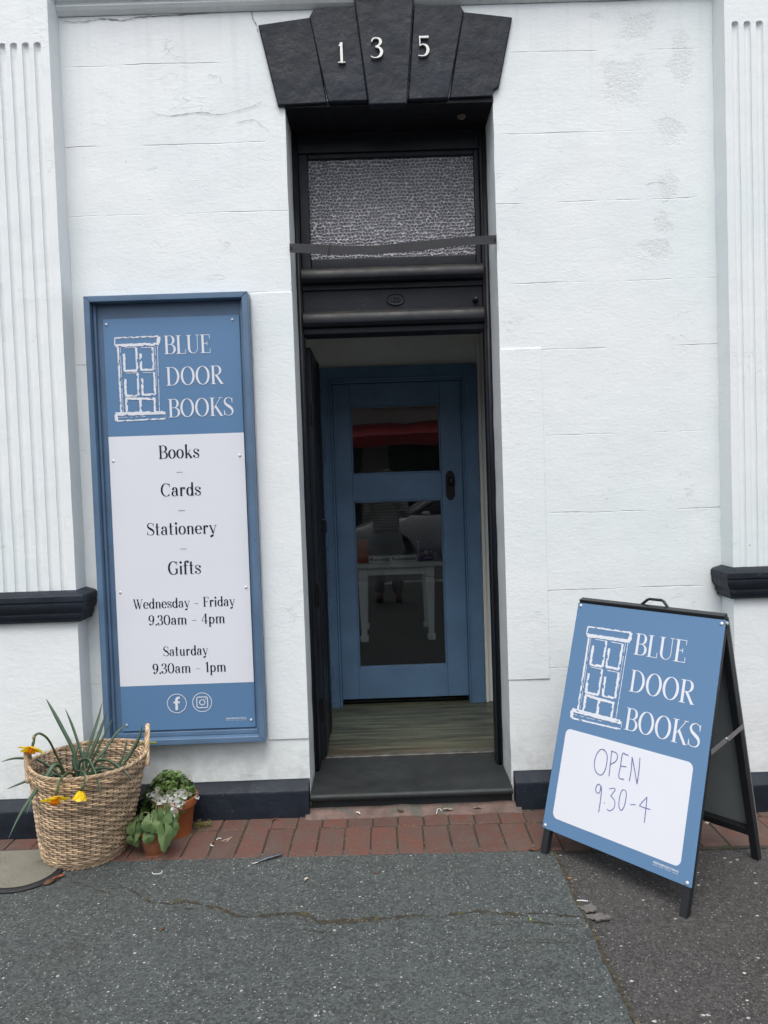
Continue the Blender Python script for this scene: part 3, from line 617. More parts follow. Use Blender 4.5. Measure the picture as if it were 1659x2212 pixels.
# pilasters: fluted shaft, black dado band
def pilaster(x0, x1, flutes):
    r = .0145; zt, zb = 3.322, 1.02
    xs = set([x0, x1]); 
    for c in flutes:
        for k in range(9): xs.add(c-r*math.cos(math.pi*k/8))
    xs = sorted(xs); zs = lin(1.0, zt-r, .06)+[zt-r+r*math.sin(math.pi/2*k/5) for k in range(1, 6)]+lin(zt+.004, 4.5, .1)
    def dep(x, z):
        for c in flutes:
            if abs(x-c) <= r+1e-6:
                w = r if z <= zt-r else math.sqrt(max(0, r*r-(z-(zt-r))**2)); return 1.0*math.sqrt(max(0, w*w-(x-c)**2))
        return 0
    mb = MB(); n = len(zs)
    def J(x, z): a = jit(x, -.11, z, .0016); return (a[0], -.11+dep(x, z)+.0012*nz(x, 3, z, 9), a[2])
    mb.add([J(x, z) for x in xs for z in zs], [(i*n+j, (i+1)*n+j, (i+1)*n+j+1, i*n+j+1) for i in range(len(xs)-1) for j in range(n-1)])
    zl = lin(0, 1.0, .08); nl = len(zl); xl = lin(x0, x1, .06)
    mb.add([jit(x, -.11, z, .002) for x in xl for z in zl], [(i*nl+j, (i+1)*nl+j, (i+1)*nl+j+1, i*nl+j+1) for i in range(len(xl)-1) for j in range(nl-1)])
    for X in (x0, x1):
        za = zl[:-1]+zs; m = len(za); vs = []
        for yy in (-.11, -.05, .0):
            for z in za: a = jit(X, -.11, z, .002 if z <= 1 else .0016); vs.append((a[0], (a[1] if yy == -.11 else yy), a[2]))
        mb.add(vs, [(i*m+j, (i+1)*m+j, (i+1)*m+j+1, i*m+j+1) for i in range(2) for j in range(m-1)])
    p = mb.build('pilaster', M_PIL, bld, weld=True)
    b = MB().sweep([(x0, .0), (x0, -.111), (x1, -.111), (x1, .0)], [(0, 1.046), (.040, 1.034), (.048, 1.026), (.049, 1.004), (.044, .998), (.046, .990), (.044, .972), (.034, .958), (.030, .952), (.032, .944), (.028, .932), (.024, .928), (.022, .914), (0, .912)])
    b.build('dado_band', M_BLACK, p, bevel=.002)
pilaster(-1.792, -1.299, [-1.348-.0485*k for k in range(9)]); pilaster(1.501, 1.994, [1.546+.0505*k for k in range(9)])
# black plinth: along wall and round the pilaster feet
PL = [(0, .156), (.012, .153), (.052, .122), (.055, .11), (.058, .0), (.0, .0)]
MB().sweep([(-2.3, 0), (-1.792, 0), (-1.792, -.11), (-1.299, -.11), (-1.299, 0), (XL-.002, 0)], PL).build('plinth', M_BLACK, bld, bevel=.003)
MB().sweep([(XR+.008, 0), (1.501, 0), (1.501, -.11), (1.994, -.11), (1.994, 0), (2.3, 0)], PL).build('plinth', M_BLACK, bld, bevel=.003)
# door lintel of five voussoirs with the house number
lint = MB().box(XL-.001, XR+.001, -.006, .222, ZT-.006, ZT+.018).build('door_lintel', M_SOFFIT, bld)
V = [([(-.436, 3.373), (-.212, 3.398), (-.160, 3.046), (-.366, 3.041)], -.092), ([(-.222, 3.400), (-.200, 3.436), (-.026, 3.438), (.012, 3.049), (-.155, 3.049)], -.100),
     ([(-.050, 3.62), (.231, 3.62), (.173, 3.032), (.014, 3.032)], -.112), ([(.214, 3.434), (.407, 3.430), (.422, 3.404), (.345, 3.050), (.177, 3.048)], -.100), ([(.416, 3.402), (.623, 3.374), (.560, 3.092), (.536, 3.078), (.531, 3.053), (.350, 3.050)], -.092)]
for poly, y in V:
    y = {-.092: -.020, -.100: -.030, -.112: -.044}[y]; k_ = (3.25+y)/3.15; poly = [(a*k_, 1.45+(b-1.45)*k_) for a, b in poly]
    c = (sum(p[0] for p in poly)/len(poly), sum(p[1] for p in poly)/len(poly)); ins = [(c[0]+(p[0]-c[0])*.968, c[1]+(p[1]-c[1])*.989) for p in poly]; n = len(poly)
    mb = MB(); mb.add([(a, y, b) for a, b in ins]+[(a, y+.007, b) for a, b in poly]+[(a, -.0015, b) for a, b in poly],
        [tuple(range(n))]+[(i, n+i, n+(i+1) % n, (i+1) % n) for i in range(n)]+[(n+i, 2*n+i, 2*n+(i+1) % n, n+(i+1) % n) for i in range(n)])
    mb.build('voussoir', M_BLACK, lint, bevel=.004)
for ch, x0, x1, z0, h, y in (('1', -.116, -.079, 3.196, .083, -.1005), ('3', .032, .085, 3.211, .085, -.1125), ('5', .225, .277, 3.212, .085, -.1005)):
    y = -.031 if ch != '3' else -.045; k_ = (3.25+y)/3.14; x0, x1, z0, h = x0*k_, x1*k_, 1.45+(z0-1.45)*k_, h*k_
    mb = MB()
    if ch == '1': sts = [st(.5, 0, 1, .20), ln(.30, .83, .46, .95, .09), ln(.18, .035, .82, .035, .07)]; w = 1.0; sx = .052
    elif ch == '3': sts = [[(.02, .80, .10), (.10, .93, .10), (.28, .965, .09), (.45, .90, .16), (.50, .77, .22), (.42, .63, .14), (.22, .545, .08)], [(.22, .545, .08), (.44, .49, .15), (.54, .31, .24), (.46, .12, .18), (.27, .035, .08), (.08, .045, .07), (-.04, .11, .06)]]; sx = .085
    else: sts = [ln(.10, .52, .10, .98, .075), ln(.07, .93, .58, .93, .15), [(.10, .53, .07), (.26, .585, .08), (.46, .50, .17), (.53, .31, .23), (.44, .12, .18), (.26, .035, .08), (.0, .06, .07)]]; sx = .085
    ss = []
    for q in sts:
        qq = catmull(q, 5) if len(q) > 2 else [Vector(v) for v in q]; ss.append([(x0+v[0]*sx*.92, z0+v[1]*h, v[2]*h*.62) for v in qq])
    strokes_to(mb, ss, lambda a, b, d: (a, y-.001-d, b), thick=.009)
    o = mb.build('numeral', M_SILVER, lint, bevel=.0)
# door step with rounded nosing, riser, mortar fillet
sp = MB(); prof = [(-.050+.016-.016*math.cos(math.pi*k/8)*1.0 if False else 0, 0)]
Y0 = -.052; nose = [(Y0+.018*(1-math.sin(math.pi*k/8)), .098-.016*(1-math.cos(math.pi*k/8))) for k in range(9)]
pr_ = [(.372, .104), (.20, .1015)]+nose+[(-.020, .064), (-.020, .02), (-.012, -.02), (.372, -.02)]
sp.prism([(y, z) for y, z in pr_], lambda y, z: (XL+.004 if y > -.001 else XL+.002, y, z), lambda y, z: (XR-.002, y, z)); stp = sp.build('doorstep', M_STEP, bld, bevel=.002)
boxo('threshold_strip', mat('worn_metal_strip', (.15, .145, .135), .5, [(80, .001, 3)], (20, .4), metal=.5), stp, -.322, .530, .366, .392, .1035, .1105, bevel=.002)
mf = MB(); xs = lin(XL-.02, XR+.03, .03)
vs = []
for x in xs: j = .012*nz(x*9, 1, 4); vs += [(x, -.018, .030+j*.4), (x, -.045, .022+j*.3), (x, -.088+j, .004)]
mf.add(vs, [(3*i+k, 3*i+3+k, 3*i+4+k, 3*i+1+k) for i in range(len(xs)-1) for k in (0, 1)]); mf.build('mortar_fillet', M_MORTAR, stp, smooth=True)
# door frame with transom
YF = .222
fr = MB(); fr.box(XL+.004, -.323, YF, .300, .104, ZT-.007); fr.box(.516, XR-.005, YF, .285, .104, ZT-.007); fr.box(-.3225, .5155, YF+.002, .34, 2.985, ZT-.008)
frame = fr.build('door_frame', M_BLACKJOIN, bld, bevel=.004)
for x in (XL+.012, XR-.013): MB().tube([(x, YF-.003, .101), (x, YF-.003, 3.07)], .010, 12).build('bead', M_BLACKJOIN, frame, smooth=True)
MB().box(-.3225, -.278, YF+.012, .31, 2.46, 2.9845).box(.4905, .5155, YF+.012, .31, 2.46, 2.9845).box(-.2775, .490, YF+.012, .31, 2.962, 2.9845).box(-.2775, .490, YF+.012, .31, 2.46, 2.505).build('transom_sash', M_BLACKJOIN, frame, bevel=.005)
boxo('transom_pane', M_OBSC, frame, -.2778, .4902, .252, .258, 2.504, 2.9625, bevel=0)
def ogee(z1, h, d): return [(0, z1), (.008, z1-.003), (d*.62, z1-.010), (d*.86, z1-h*.30), (d, z1-h*.55), (d*.97, z1-h*.80), (d*.7, z1-h*.97), (0, z1-h)]
MB().sweep([(-.3225, YF+.012), (.5155, YF+.012)], ogee(2.462, .078, .058)).build('transom_moulding', M_BLACKJOIN, frame, smooth=False, bevel=.003)
MB().box(-.3225, .5155, YF+.0125, .33, 2.155, 2.459).box(-.3225, .5155, YF+.0, YF+.0121, 2.358, 2.3835).box(-.3225, .5155, YF+.0, YF+.0121, 2.156, 2.1835).build('transom_bar', M_BLACKJOIN, frame, bevel=.003)
MB().sweep([(-.3225, YF+.012), (.5155, YF+.012)], ogee(2.262, .078, .050)).build('transom_moulding', M_BLACKJOIN, frame, bevel=.003)
ov = MB(); oc = (.108, 2.308); yb = YF+.0123
ov.tube([(oc[0]+.040*math.cos(a), yb-.004, oc[1]+.0255*math.sin(a)) for a in [2*math.pi*k/40 for k in range(40)]], .0035, 6, closed=True)
ov.prism([(oc[0]+.038*math.cos(2*math.pi*k/32), oc[1]+.0235*math.sin(2*math.pi*k/32)) for k in range(32)], lambda a, b: (a, yb-.003, b), lambda a, b: (a, yb+.001, b))
ss = [[(oc[0]-.0155, oc[1]-.010, .0055), (oc[0]-.0155, oc[1]+.011, .0055)], [(oc[0]-.0205, oc[1]+.006, .003), (oc[0]-.0165, oc[1]+.0105, .003)]]
for x, q in ((oc[0]-.0075, [(.0, .0085), (.004, .011), (.0105, .009), (.010, .003), (.005, .001), (.011, -.003), (.0105, -.009), (.004, -.0105), (0, -.008)]), (oc[0]+.0095, [(.011, .010), (.002, .010), (.001, .002), (.007, .003), (.0115, -.003), (.009, -.009), (.003, -.0105), (0, -.008)])):
    ss.append([(x+a, oc[1]+b, .0048) for a, b in q])
strokes_to(ov, ss, lambda a, b, d: (a, yb-.003-d, b), thick=.004); ov.build('number_plate', M_BLACKJOIN, frame)
MB().tube([(.481, YF+.013, 2.293), (.481, YF-.012, 2.293)], [.014, .011], 14).tube([(.481, YF-.012, 2.293), (.481, YF-.026, 2.288)], [.007, .008], 10).build('bell_knob', M_BLACKJOIN, frame, smooth=True)
# open black outer door, folded back along the left of the lobby
od = MB().box(-.344, -.305, .345, .82, .118, 2.120).build('outer_door', M_BLACKJOIN, bld, bevel=.004)
MB().box(-.3045, -.300, .36, .46, .12, 2.11).box(-.3045, -.300, .71, .81, .12, 2.11).build('door_stile', M_BLACKJOIN, od, bevel=.002)
for z in (1.80, .925, .36): MB().box(-.338, -.312, .3425, .3452, z-.052, z+.052).tube([(-.308, .3435, z-.055), (-.308, .3435, z+.055)], .0055, 10).build('hinge', M_IRON, od)
MB().tube(catmull([(-.304, .60, 1.278), (-.284, .60, 1.272), (-.280, .60, 1.255), (-.280, .60, 1.225), (-.284, .60, 1.208), (-.304, .60, 1.203)], 5), .0035, 8).build('pull_handle', M_IRON, od, smooth=True)
# lobby: lining boards, ceiling, floor
vb = MB(); vb.box(-.42, -.40, .341, 1.245, .105, 3.082); vb.box(.660, .68, .341, 1.245, .105, 3.082); vb.box(-.42, .68, .30, 1.245, 3.046, 3.07)
vb.box(-.399, -.352, 1.222, 1.245, .105, 3.082); vb.box(.606, .659, 1.222, 1.245, .105, 3.082); vb.box(-.3515, .6055, 1.222, 1.245, 2.152, 3.082)
vb.box(XL-.07, XL+.003, .30, .341, .0, 3.082); vb.box(XR-.004, .68, .30, .341, .0, 3.082)
for x in (-.30, .505): vb.box(x, x+.006, 1.2185, 1.222, 2.16, 3.04)
vb.box(.612, .630, 1.205, 1.2218, .105, 2.4)
vb.build('lobby_lining', M_CREAM, bld, bevel=.0015)
MB().box(-.42, .68, .372, 1.262, .06, .105).build('lobby_floor', M_VINYL, kind='structure')
# inner blue door: architrave, leaf with two panes, lock plate and knob
ar = MB(); A0, A1, AZ = -.350, .605, 2.155
for x0, x1 in ((A0, -.276), (.521, A1)): ar.box(x0, x1, 1.196, 1.2215, .105, AZ)
ar.box(-.2758, .5208, 1.1962, 1.2215, 2.075, AZ-.0005)
for x in (-.283, .528): ar.box(x-.006, x+.006, 1.190, 1.1958, .13, 2.082)
ar.box(-.2768, .5218, 1.190, 1.1958, 2.0762, 2.088)
arc_o = ar.build('architrave', M_BLUEDOOR, bld, bevel=.004)
MB().box(-.2755, -.262, 1.2065, 1.30, .105, 2.0745).box(.511, .5205, 1.2065, 1.30, .105, 2.0745).box(-.2615, .5105, 1.2065, 1.30, 2.060, 2.0745).box(-.274, -.262, 1.198, 1.206, .105, 2.07).box(.512, .520, 1.198, 1.206, .105, 2.07).build('door_jamb', M_BLUEDOOR, arc_o, bevel=.002)
LX0, LX1, LZ0, LZ1, LY0, LY1 = -.2605, .5095, .146, 2.057, 1.222, 1.262
GX0, GX1 = -.157, .383
lf = MB().box(LX0, GX0, LY0, LY1, LZ0, LZ1).box(GX1, LX1, LY0, LY1, LZ0, LZ1)
for z0, z1 in ((LZ0, .332), (1.352, 1.512), (1.925, LZ1)): lf.box(GX0+.0004, GX1-.0004, LY0+.0006, LY1-.0006, z0, z1)
door = lf.build('inner_door', M_BLUEDOOR, bld, bevel=.0025)
for z0, z1 in ((.332, 1.352), (1.512, 1.925)):
    b = MB(); w = .010; e = .0006
    b.box(GX0+e, GX0+w, LY0+.006, LY1-.006, z0+e, z1-e).box(GX1-w, GX1-e, LY0+.006, LY1-.006, z0+e, z1-e).box(GX0+w+e, GX1-w-e, LY0+.0065, LY1-.006, z0+e, z0+w).box(GX0+w+e, GX1-w-e, LY0+.0065, LY1-.006, z1-w, z1-e)
    b.build('glazing_bead', M_BLUEDOOR, door, bevel=.002); boxo('glass_pane', M_GLASS, door, GX0+.008, GX1-.008, 1.240, 1.244, z0+.008, z1-.008, bevel=0)
lx, lz = .433, 1.4295; hw, hh = .027, .0885
lp = [(-hw, -hh+.022), (-hw*.75, -hh+.016), (-hw*.6, -hh+.006), (-.008, -hh), (.008, -hh), (hw*.6, -hh+.006), (hw*.75, -hh+.016), (hw, -hh+.022)]; lp = lp+[(-x, -z) for x, z in lp]
pl_ = MB().prism([(lx+a, lz+b) for a, b in lp], lambda a, b: (a, LY0-.005, b), lambda a, b: (a, LY0+.001, b)).build('lock_plate', M_IRON, door, bevel=.0015)
MB().tube([(lx+.002, LY0-.005, 1.457), (lx+.002, LY0-.022, 1.457), (lx+.002, LY0-.026, 1.457), (lx+.002, LY0-.040, 1.457), (lx+.002, LY0-.052, 1.457), (lx+.002, LY0-.055, 1.457)], [.010, .009, .020, .0235, .018, .006], 18).build('door_knob', M_IRON, pl_, smooth=True)
MB().tube([(lx, LY0-.0055, 1.395), (lx, LY0-.0035, 1.395)], .006, 10).build('keyhole_cover', M_IRON, pl_)
# unseen shop windows, added beyond the pilasters to daylight the room; roof, room shell
for s in (-1, 1):
    xs = sorted((s*2.302, s*4.3)); f = MB()
    for x in (xs[0], (xs[0]+xs[1])/2-.025, xs[1]-.05): f.box(x, x+.05, .02, .09, .60, 2.9)
    f.box(xs[0]+.05, xs[1]-.05, .022, .088, .60, .66); f.box(xs[0]+.05, xs[1]-.05, .022, .088, 2.84, 2.9); w = f.build('unseen_shop_window', M_BLACKJOIN, bld); MB().box(xs[0]+.04, xs[1]-.04, .052, .058, .65, 2.85).build('added_window_pane', M_GLASS, w)
MB().box(-4.6, 4.6, .0, 7.2, 4.601, 4.75).build('roof', M_CEIL, bld)
MB().box(-4.4, 4.4, .302, 7.0, 3.40, 3.46).build('ceiling', M_CEIL, bld)
rp = MB(); rp.box(-4.39, -4.38, .31, 6.99, .1, 3.4); rp.box(4.38, 4.39, .31, 6.99, .1, 3.4); rp.box(-4.37, 4.37, 6.98, 6.99, .1, 3.4); rp.box(-.45, -.422, .302, 1.30, .1, 3.4); rp.box(.682, .71, .302, 1.30, .1, 3.4); rp.box(-.45, -.277, 1.246, 1.30, .1, 3.4); rp.box(.522, .71, 1.246, 1.30, .1, 3.4); rp.box(-.276, .521, 1.264, 1.30, 2.08, 3.4)
rp.build('room_lining', M_ROOMWALL, bld)
MB().box(-4.39, 4.39, 1.262, 6.99, .06, .104).box(-4.39, -.43, .302, 1.2618, .06, .104).box(.69, 4.39, .302, 1.2618, .06, .104).build('shop_floor', M_CARPET, kind='structure')
MB().box(-.5, .75, 1.30, 2.15, .105, .111).build('floor_strip', M_VINYL, kind='structure')

# ================================================================== WALL SIGN
PX, PZ, PY = -1.160, .405, -.030            # panel foot, left edge
sg = empty('wall_sign', (-.87, 0, .34), 'tall blue framed shop sign hung on the wall left of the doorway', 'sign')
def board(poly_pts, y0, y1): return MB().prism(poly_pts, lambda a, b: (a, y0, b), lambda a, b: (a, y1, b))
FX0, FX1, FZ0, FZ1, FT = -1.225, -.529, .350, 2.289, .026
fm = MB()
fm.prism([(FX0, FZ0), (FX0+FT, FZ0+FT), (FX0+FT, FZ1-FT), (FX0, FZ1)], lambda a, b: (a, -.071, b), lambda a, b: (a, -.001, b))
fm.prism([(FX1, FZ0), (FX1-FT, FZ0+FT), (FX1-FT, FZ1-FT), (FX1, FZ1)], lambda a, b: (a, -.071, b), lambda a, b: (a, -.001, b))
fm.prism([(FX0+.0006, FZ0), (FX0+FT+.0006, FZ0+FT), (FX1-FT-.0006, FZ0+FT), (FX1-.0006, FZ0)], lambda a, b: (a, -.0705, b), lambda a, b: (a, -.001, b))
fm.prism([(FX0+.0006, FZ1), (FX0+FT+.0006, FZ1-FT), (FX1-FT-.0006, FZ1-FT), (FX1-.0006, FZ1)], lambda a, b: (a, -.0705, b), lambda a, b: (a, -.001, b))
fm.build('frame', M_BLUE, sg, bevel=.003)
bb = MB(); 
for x0, x1 in ((FX0+FT+.001, FX1-FT-.001),): bb.box(x0, x1, -.022, -.002, FZ0+FT+.001, FZ1-FT-.001)
bb.box(FX0+FT+.001, FX1-FT-.001, -.034, -.0225, FZ0+FT+.001, .396)
for x in (FX0+FT+.0015, FX1-FT-.0125): bb.box(x, x+.011, -.040, -.0222, .40, FZ1-FT-.002)
bb.build('backboard', M_BLUE, sg, bevel=.002)
PW = .585
pn = MB().box(PX, PX+PW, PY, PY+.0055, PZ, 2.198).build('sign_panel', M_SBLUE, sg, bevel=.0008)
def fw(x, y, d): return (PX+x, PY-.0012-d, PZ+y)     # panel coordinates -> world
MB().quad(fw(.0004, .199, -.0006), fw(PW-.0004, .199, -.0006), fw(PW-.0004, 1.289, -.0006), fw(.0004, 1.289, -.0006)).build('white_field', M_SWHITE, pn)
def px(x): return x-PX
def pz(z): return z-PZ
mb = MB(); strokes_to(mb, logo_strokes(1), fw); mb.build('door_drawing', M_SWHITE, pn)
mb = MB(); strokes_to(mb, brand_strokes(), fw); mb.build('lettering', M_SWHITE, pn, label='white shop name in tall thin capitals')
for s, x0, x1, y, h in (('Books', -.9464, -.7705, 1.592, .0575), ('Cards', -.9441, -.7705, 1.4292, .056), ('Stationery', -1.0137, -.7102, 1.2622, .0535), ('Gifts', -.9276, -.785, 1.0882, .0575),
                        ('Wednesday - Friday', -1.0857, -.6437, .943, .0425), ('9.30am - 4pm', -1.0235, -.6893, .8685, .0445), ('Saturday', -.966, -.7698, .7315, .0425), ('9.30am - 1pm', -1.0155, -.6929, .6552, .0445)):
    mb = MB(); strokes_to(mb, [[(a, b, w*1.15) for a, b, w in q] for q in text_strokes(s, px(x0), pz(y), h, px(x1), .03)], fw); mb.build('lettering', M_SNAVY, pn)
mb = MB()
for x0, x1, z in ((-.8724, -.8459, 1.5315), (-.8718, -.8437, 1.365), (-.8711, -.8435, 1.1988)): strokes_to(mb, [[(px(x0), pz(z), .0017), (px(x1), pz(z), .0017)]], fw)
mb.build('divider', M_SNAVY, pn)
def ring(cx, cy, r, w, n=44): return [(cx+r*math.cos(2*math.pi*k/n), cy+r*math.sin(2*math.pi*k/n), w) for k in range(n+1)]
def rrect(cx, cy, a, r, w, n=7):
    q = []
    for sx, sy, a0 in ((1, 1, 0), (-1, 1, 90), (-1, -1, 180), (1, -1, 270)):
        for k in range(n+1): t = R(a0+90*k/n); q.append((cx+sx*(a-r)+r*math.cos(t), cy+sy*(a-r)+r*math.sin(t), w))
    return q+[q[0]]
mb = MB(); cx, cy = px(-.9153), pz(.5213)
strokes_to(mb, [ring(cx, cy, .0415, .0030), [(cx-.0015, cy-.030, .0115), (cx-.0015, cy+.012, .0115)], [tuple(v) for v in catmull([(cx-.0015, cy+.010, .0115), (cx, cy+.020, .0110), (cx+.006, cy+.0245, .0100), (cx+.0135, cy+.0250, .0090)], 5)], [(cx-.015, cy+.0045, .0085), (cx+.013, cy+.0045, .0085)]], fw); mb.build('round_icon', M_SWHITE, pn)
mb = MB(); cx, cy = px(-.8045), pz(.5223)
strokes_to(mb, [ring(cx, cy, .0415, .0030), rrect(cx, cy, .0235, .0075, .0038), ring(cx, cy, .0115, .0036), [(cx+.0145, cy+.0145, .0026)]], fw); mb.build('round_icon', M_SWHITE, pn)
mb = MB(); ftext(mb, 'DESIGNSBYJOE.COM.AU', px(-.7034), pz(.4432), px(-.6148), .0066, fw, bold=.02); ftext(mb, 'SIGNS - PRINT - DESIGN - IMAGES', px(-.7034), pz(.4365), px(-.6148), .0030, fw); mb.build('lettering', M_SWHITE, pn)
for x, z in ((-1.1494, 2.1753), (-.6048, 2.1797), (-1.1435, 1.5891), (-.5967, 1.5952), (-1.1402, 1.0174), (-.5925, 1.0214), (-1.1398, .4327), (-.5937, .4363)):
    x = min(max(x, PX+.014), PX+PW-.014)
    MB().tube([(x, PY+.001, z), (x, PY-.0025, z), (x, PY-.004, z)], [.0062, .0058, .0035], 14).build('screw', M_SCREW, pn, smooth=False)

# ================================================================== SANDWICH BOARD
F1, F2 = Vector((.573, -.435, 0)), Vector((.948, -.886, 0)); ee = (F2-F1).normalized(); nb = Vector((-ee.y, ee.x, 0)); nb = nb if nb.y > 0 else -nb     # nb points to the back frame
HA, TA = .936, .300
ua = (Vector((0, 0, HA))+nb*TA).normalized(); na = ee.cross(ua); na = -na if na.dot(nb) > 0 else na        # outward normal of the front face
F1b = F1+nb*.568; ub = (Vector((0, 0, HA))+nb*(.330-.568)).normalized(); nbk = ee.cross(ub); nbk = -nbk if nbk.dot(nb) < 0 else nbk
def fa(x, y, d): return F1+ee*x+ua*y+na*d
def fbk(x, y, d): return F1b+ee*x+ub*y+nbk*d
sb = empty('sandwich_board', tuple((F1+F2)/2+nb*.28), 'blue and white folding pavement sign on black steel legs standing on the asphalt', 'sign')
def pbox(name, m, fn, x0, x1, y0, y1, d0, d1, bevel=.002, parent=None):
    vs = [tuple(fn(x, y, d)) for x in (x0, x1) for y in (y0, y1) for d in (d0, d1)]
    return MB().add(vs, [(0,1,3,2), (4,6,7,5), (0,4,5,1), (2,3,7,6), (0,2,6,4), (1,5,7,3)]).build(name, m, parent or sb, bevel=bevel)
for x0 in (.001, .569): pbox('leg', M_BLKSTEEL, fa, x0, x0+.027, 0, .972, -.031, -.004); pbox('leg', M_BLKSTEEL, fbk, x0, x0+.027, 0, .965, -.027, 0)
pbox('crossbar', M_BLKSTEEL, fa, .029, .568, .108, .135, -.031, -.004); pbox('crossbar', M_BLKSTEEL, fbk, .029, .568, .105, .132, -.027, 0); pbox('crossbar', M_BLKSTEEL, fa, .001, .596, .973, .995, -.033, -.004); pbox('crossbar', M_BLKSTEEL, fbk, .001, .596, .966, .990, -.027, 0)
pbox('back_panel', M_GREYPANEL, fbk, .0, .597, .10, .975, .001, .005, .0008)
fpn = pbox('front_panel', M_SBLUE, fa, -.004, .601, .098, .986, -.003, .0005, .0008)
# rounded white writing area
wb = []; x0, x1, y0, y1, r = .034, .555, .147, .488, .022
for sx, sy, a0 in ((x1-r, y1-r, 0), (x0+r, y1-r, 90), (x0+r, y0+r, 180), (x1-r, y0+r, 270)):
    for k in range(9): t = R(a0+90*k/8); wb.append((sx+r*math.cos(t), sy+r*math.sin(t)))
MB().add([tuple(fa(a, b, .0009)) for a, b in wb], [tuple(range(len(wb)))]).build('whiteboard', M_SWHITE, fpn)
def fa_logo(x, y, d): return fa(.008+(x+.002)*1.022, .8167+(y-1.6355)*1.022, .0010+d)
mb = MB(); strokes_to(mb, logo_strokes(2), fa_logo); mb.build('door_drawing', M_SWHITE, fpn)
mb = MB(); strokes_to(mb, brand_strokes(), fa_logo); mb.build('lettering', M_SWHITE, fpn, label='white shop name in tall thin capitals')
HWR = [[(.212, .448), (.196, .444), (.183, .42), (.18, .387), (.191, .363), (.212, .355), (.226, .37), (.231, .4), (.227, .434), (.210, .449)], [(.244, .453), (.246, .41), (.248, .361)], [(.242, .450), (.263, .449), (.271, .436), (.265, .418), (.247, .404)],
 [(.314, .453), (.302, .453)], [(.302, .453), (.289, .453), (.288, .409), (.288, .368), (.31, .367)], [(.288, .409), (.312, .411)], [(.331, .367), (.332, .41), (.328, .451)], [(.328, .451), (.344, .413), (.362, .364)], [(.362, .364), (.362, .412), (.359, .456)],
 [(.223, .317), (.211, .322), (.202, .308), (.206, .292), (.219, .293), (.223, .317), (.228, .283), (.228, .226)], [(.243, .265), (.2465, .263)], [(.256, .317), (.274, .325), (.28, .32), (.266, .295)], [(.266, .295), (.285, .283), (.286, .258), (.269, .243), (.26, .247)],
 [(.31, .33), (.303, .311), (.304, .272), (.315, .259), (.325, .276), (.327, .313), (.321, .33), (.308, .329)], [(.348, .289), (.367, .294)], [(.407, .333), (.392, .312), (.382, .295)], [(.382, .295), (.403, .294), (.425, .295)], [(.406, .327), (.408, .287), (.409, .245)]]
mb = MB(); strokes_to(mb, [[(v.x, v.y, .0030+.0006*nz(v.x*90, v.y*90, 0)) for v in catmull([(a, b, 0) for a, b in q], 6)] for q in HWR], lambda x, y, d: fa(x, y, .0014+d)); mb.build('handwriting', M_INK, fpn)
mb = MB(); ftext(mb, 'DESIGNSBYJOE.COM.AU', .4602, .1290, .5515, .0066, lambda x, y, d: fa(x, y, .0011+d), bold=.02); ftext(mb, 'SIGNS - PRINT - DESIGN - IMAGES', .4602, .1222, .5515, .0030, lambda x, y, d: fa(x, y, .0011+d)); mb.build('lettering', M_SWHITE, fpn)
for x, y in ((.010, .975), (.588, .972), (.008, .110), (.585, .109)):
    MB().tube([tuple(fa(x, y, d)) for d in (0, .003, .005)], [.0065, .006, .003], 14).build('screw', M_SCREW, fpn)
MB().tube([tuple(F2+nb*(TA+.012)+Vector((0, 0, HA-.01))+ee*d) for d in (.006, .016, .018)], [.007, .006, .003], 14).build('hinge_bolt', M_SCREW, sb)
hd = [(.236, .992), (.250, .994), (.287, 1.030), (.296, 1.034), (.345, 1.034), (.354, 1.030), (.388, .994), (.402, .992)]
MB().tube([tuple(fa(x, y, -.018)) for x, y in hd], .0055, 10).build('carry_handle', M_BLKSTEEL, sb, smooth=True)
# folding brace on the right-hand side, front leg to back leg
a = fa(.5985, .535, -.018); b = fbk(.5985, .560, -.014); m_ = (a+b)/2
def strap_bar(p, q, w, t):
    d = (q-p).normalized(); up = ee.cross(d).normalized(); return [tuple(v) for v in (p-up*w, p+up*w, q+up*w, q-up*w)], [tuple(v+ee*t) for v in (p-up*w, p+up*w, q+up*w, q-up*w)]
br = MB()
for p, q, o in ((a, m_, 0), (m_, b, .003)):
    A, B = strap_bar(p+ee*o, q+ee*o, .009, .002); br.add(A+B, [(0,1,2,3), (7,6,5,4), (0,4,5,1), (1,5,6,2), (2,6,7,3), (3,7,4,0)])
br.tube([tuple(m_-ee*.002), tuple(m_+ee*.008)], .006, 12); br.build('brace', M_ALU, sb)

# ================================================================== STRAP ACROSS THE TRANSOM
stp_ = MB(); n = 48
def strap_pt(t, w):
    x = -.349+(.5455+.349)*t; zc = 2.481*(1-t)+2.488*t - .020*math.sin(math.pi*t)**1.3 - .006*math.sin(2*math.pi*t); return (x, -.014-.002*math.sin(9*t)-.004*math.sin(math.pi*t), zc+w*(.019+.0012*math.sin(13*t)))
vs = []
for i in range(n+1):
    t = i/n; p, q = strap_pt(t, -1), strap_pt(t, 1); vs += [p, q, (q[0], q[1]+.002, q[2]), (p[0], p[1]+.002, p[2])]
stp_.add(vs, [(4*i+a, 4*i+b, 4*i+4+b, 4*i+4+a) for i in range(n) for a, b in ((0, 1), (1, 2), (2, 3), (3, 0))]+[(0, 1, 2, 3), (4*n+3, 4*n+2, 4*n+1, 4*n)])
strap = stp_.build('black_strap', M_STRAP, loc=(.1, 0, 2.47), label='flat black strap stretched across the doorway in front of the textured glass', cat='strap', smooth=False)
MB().tube([(-.180, -.020, 2.452), (-.178, -.021, 2.475), (-.170, -.019, 2.505)], .0016, 6).build('tie', M_STRAP, strap)
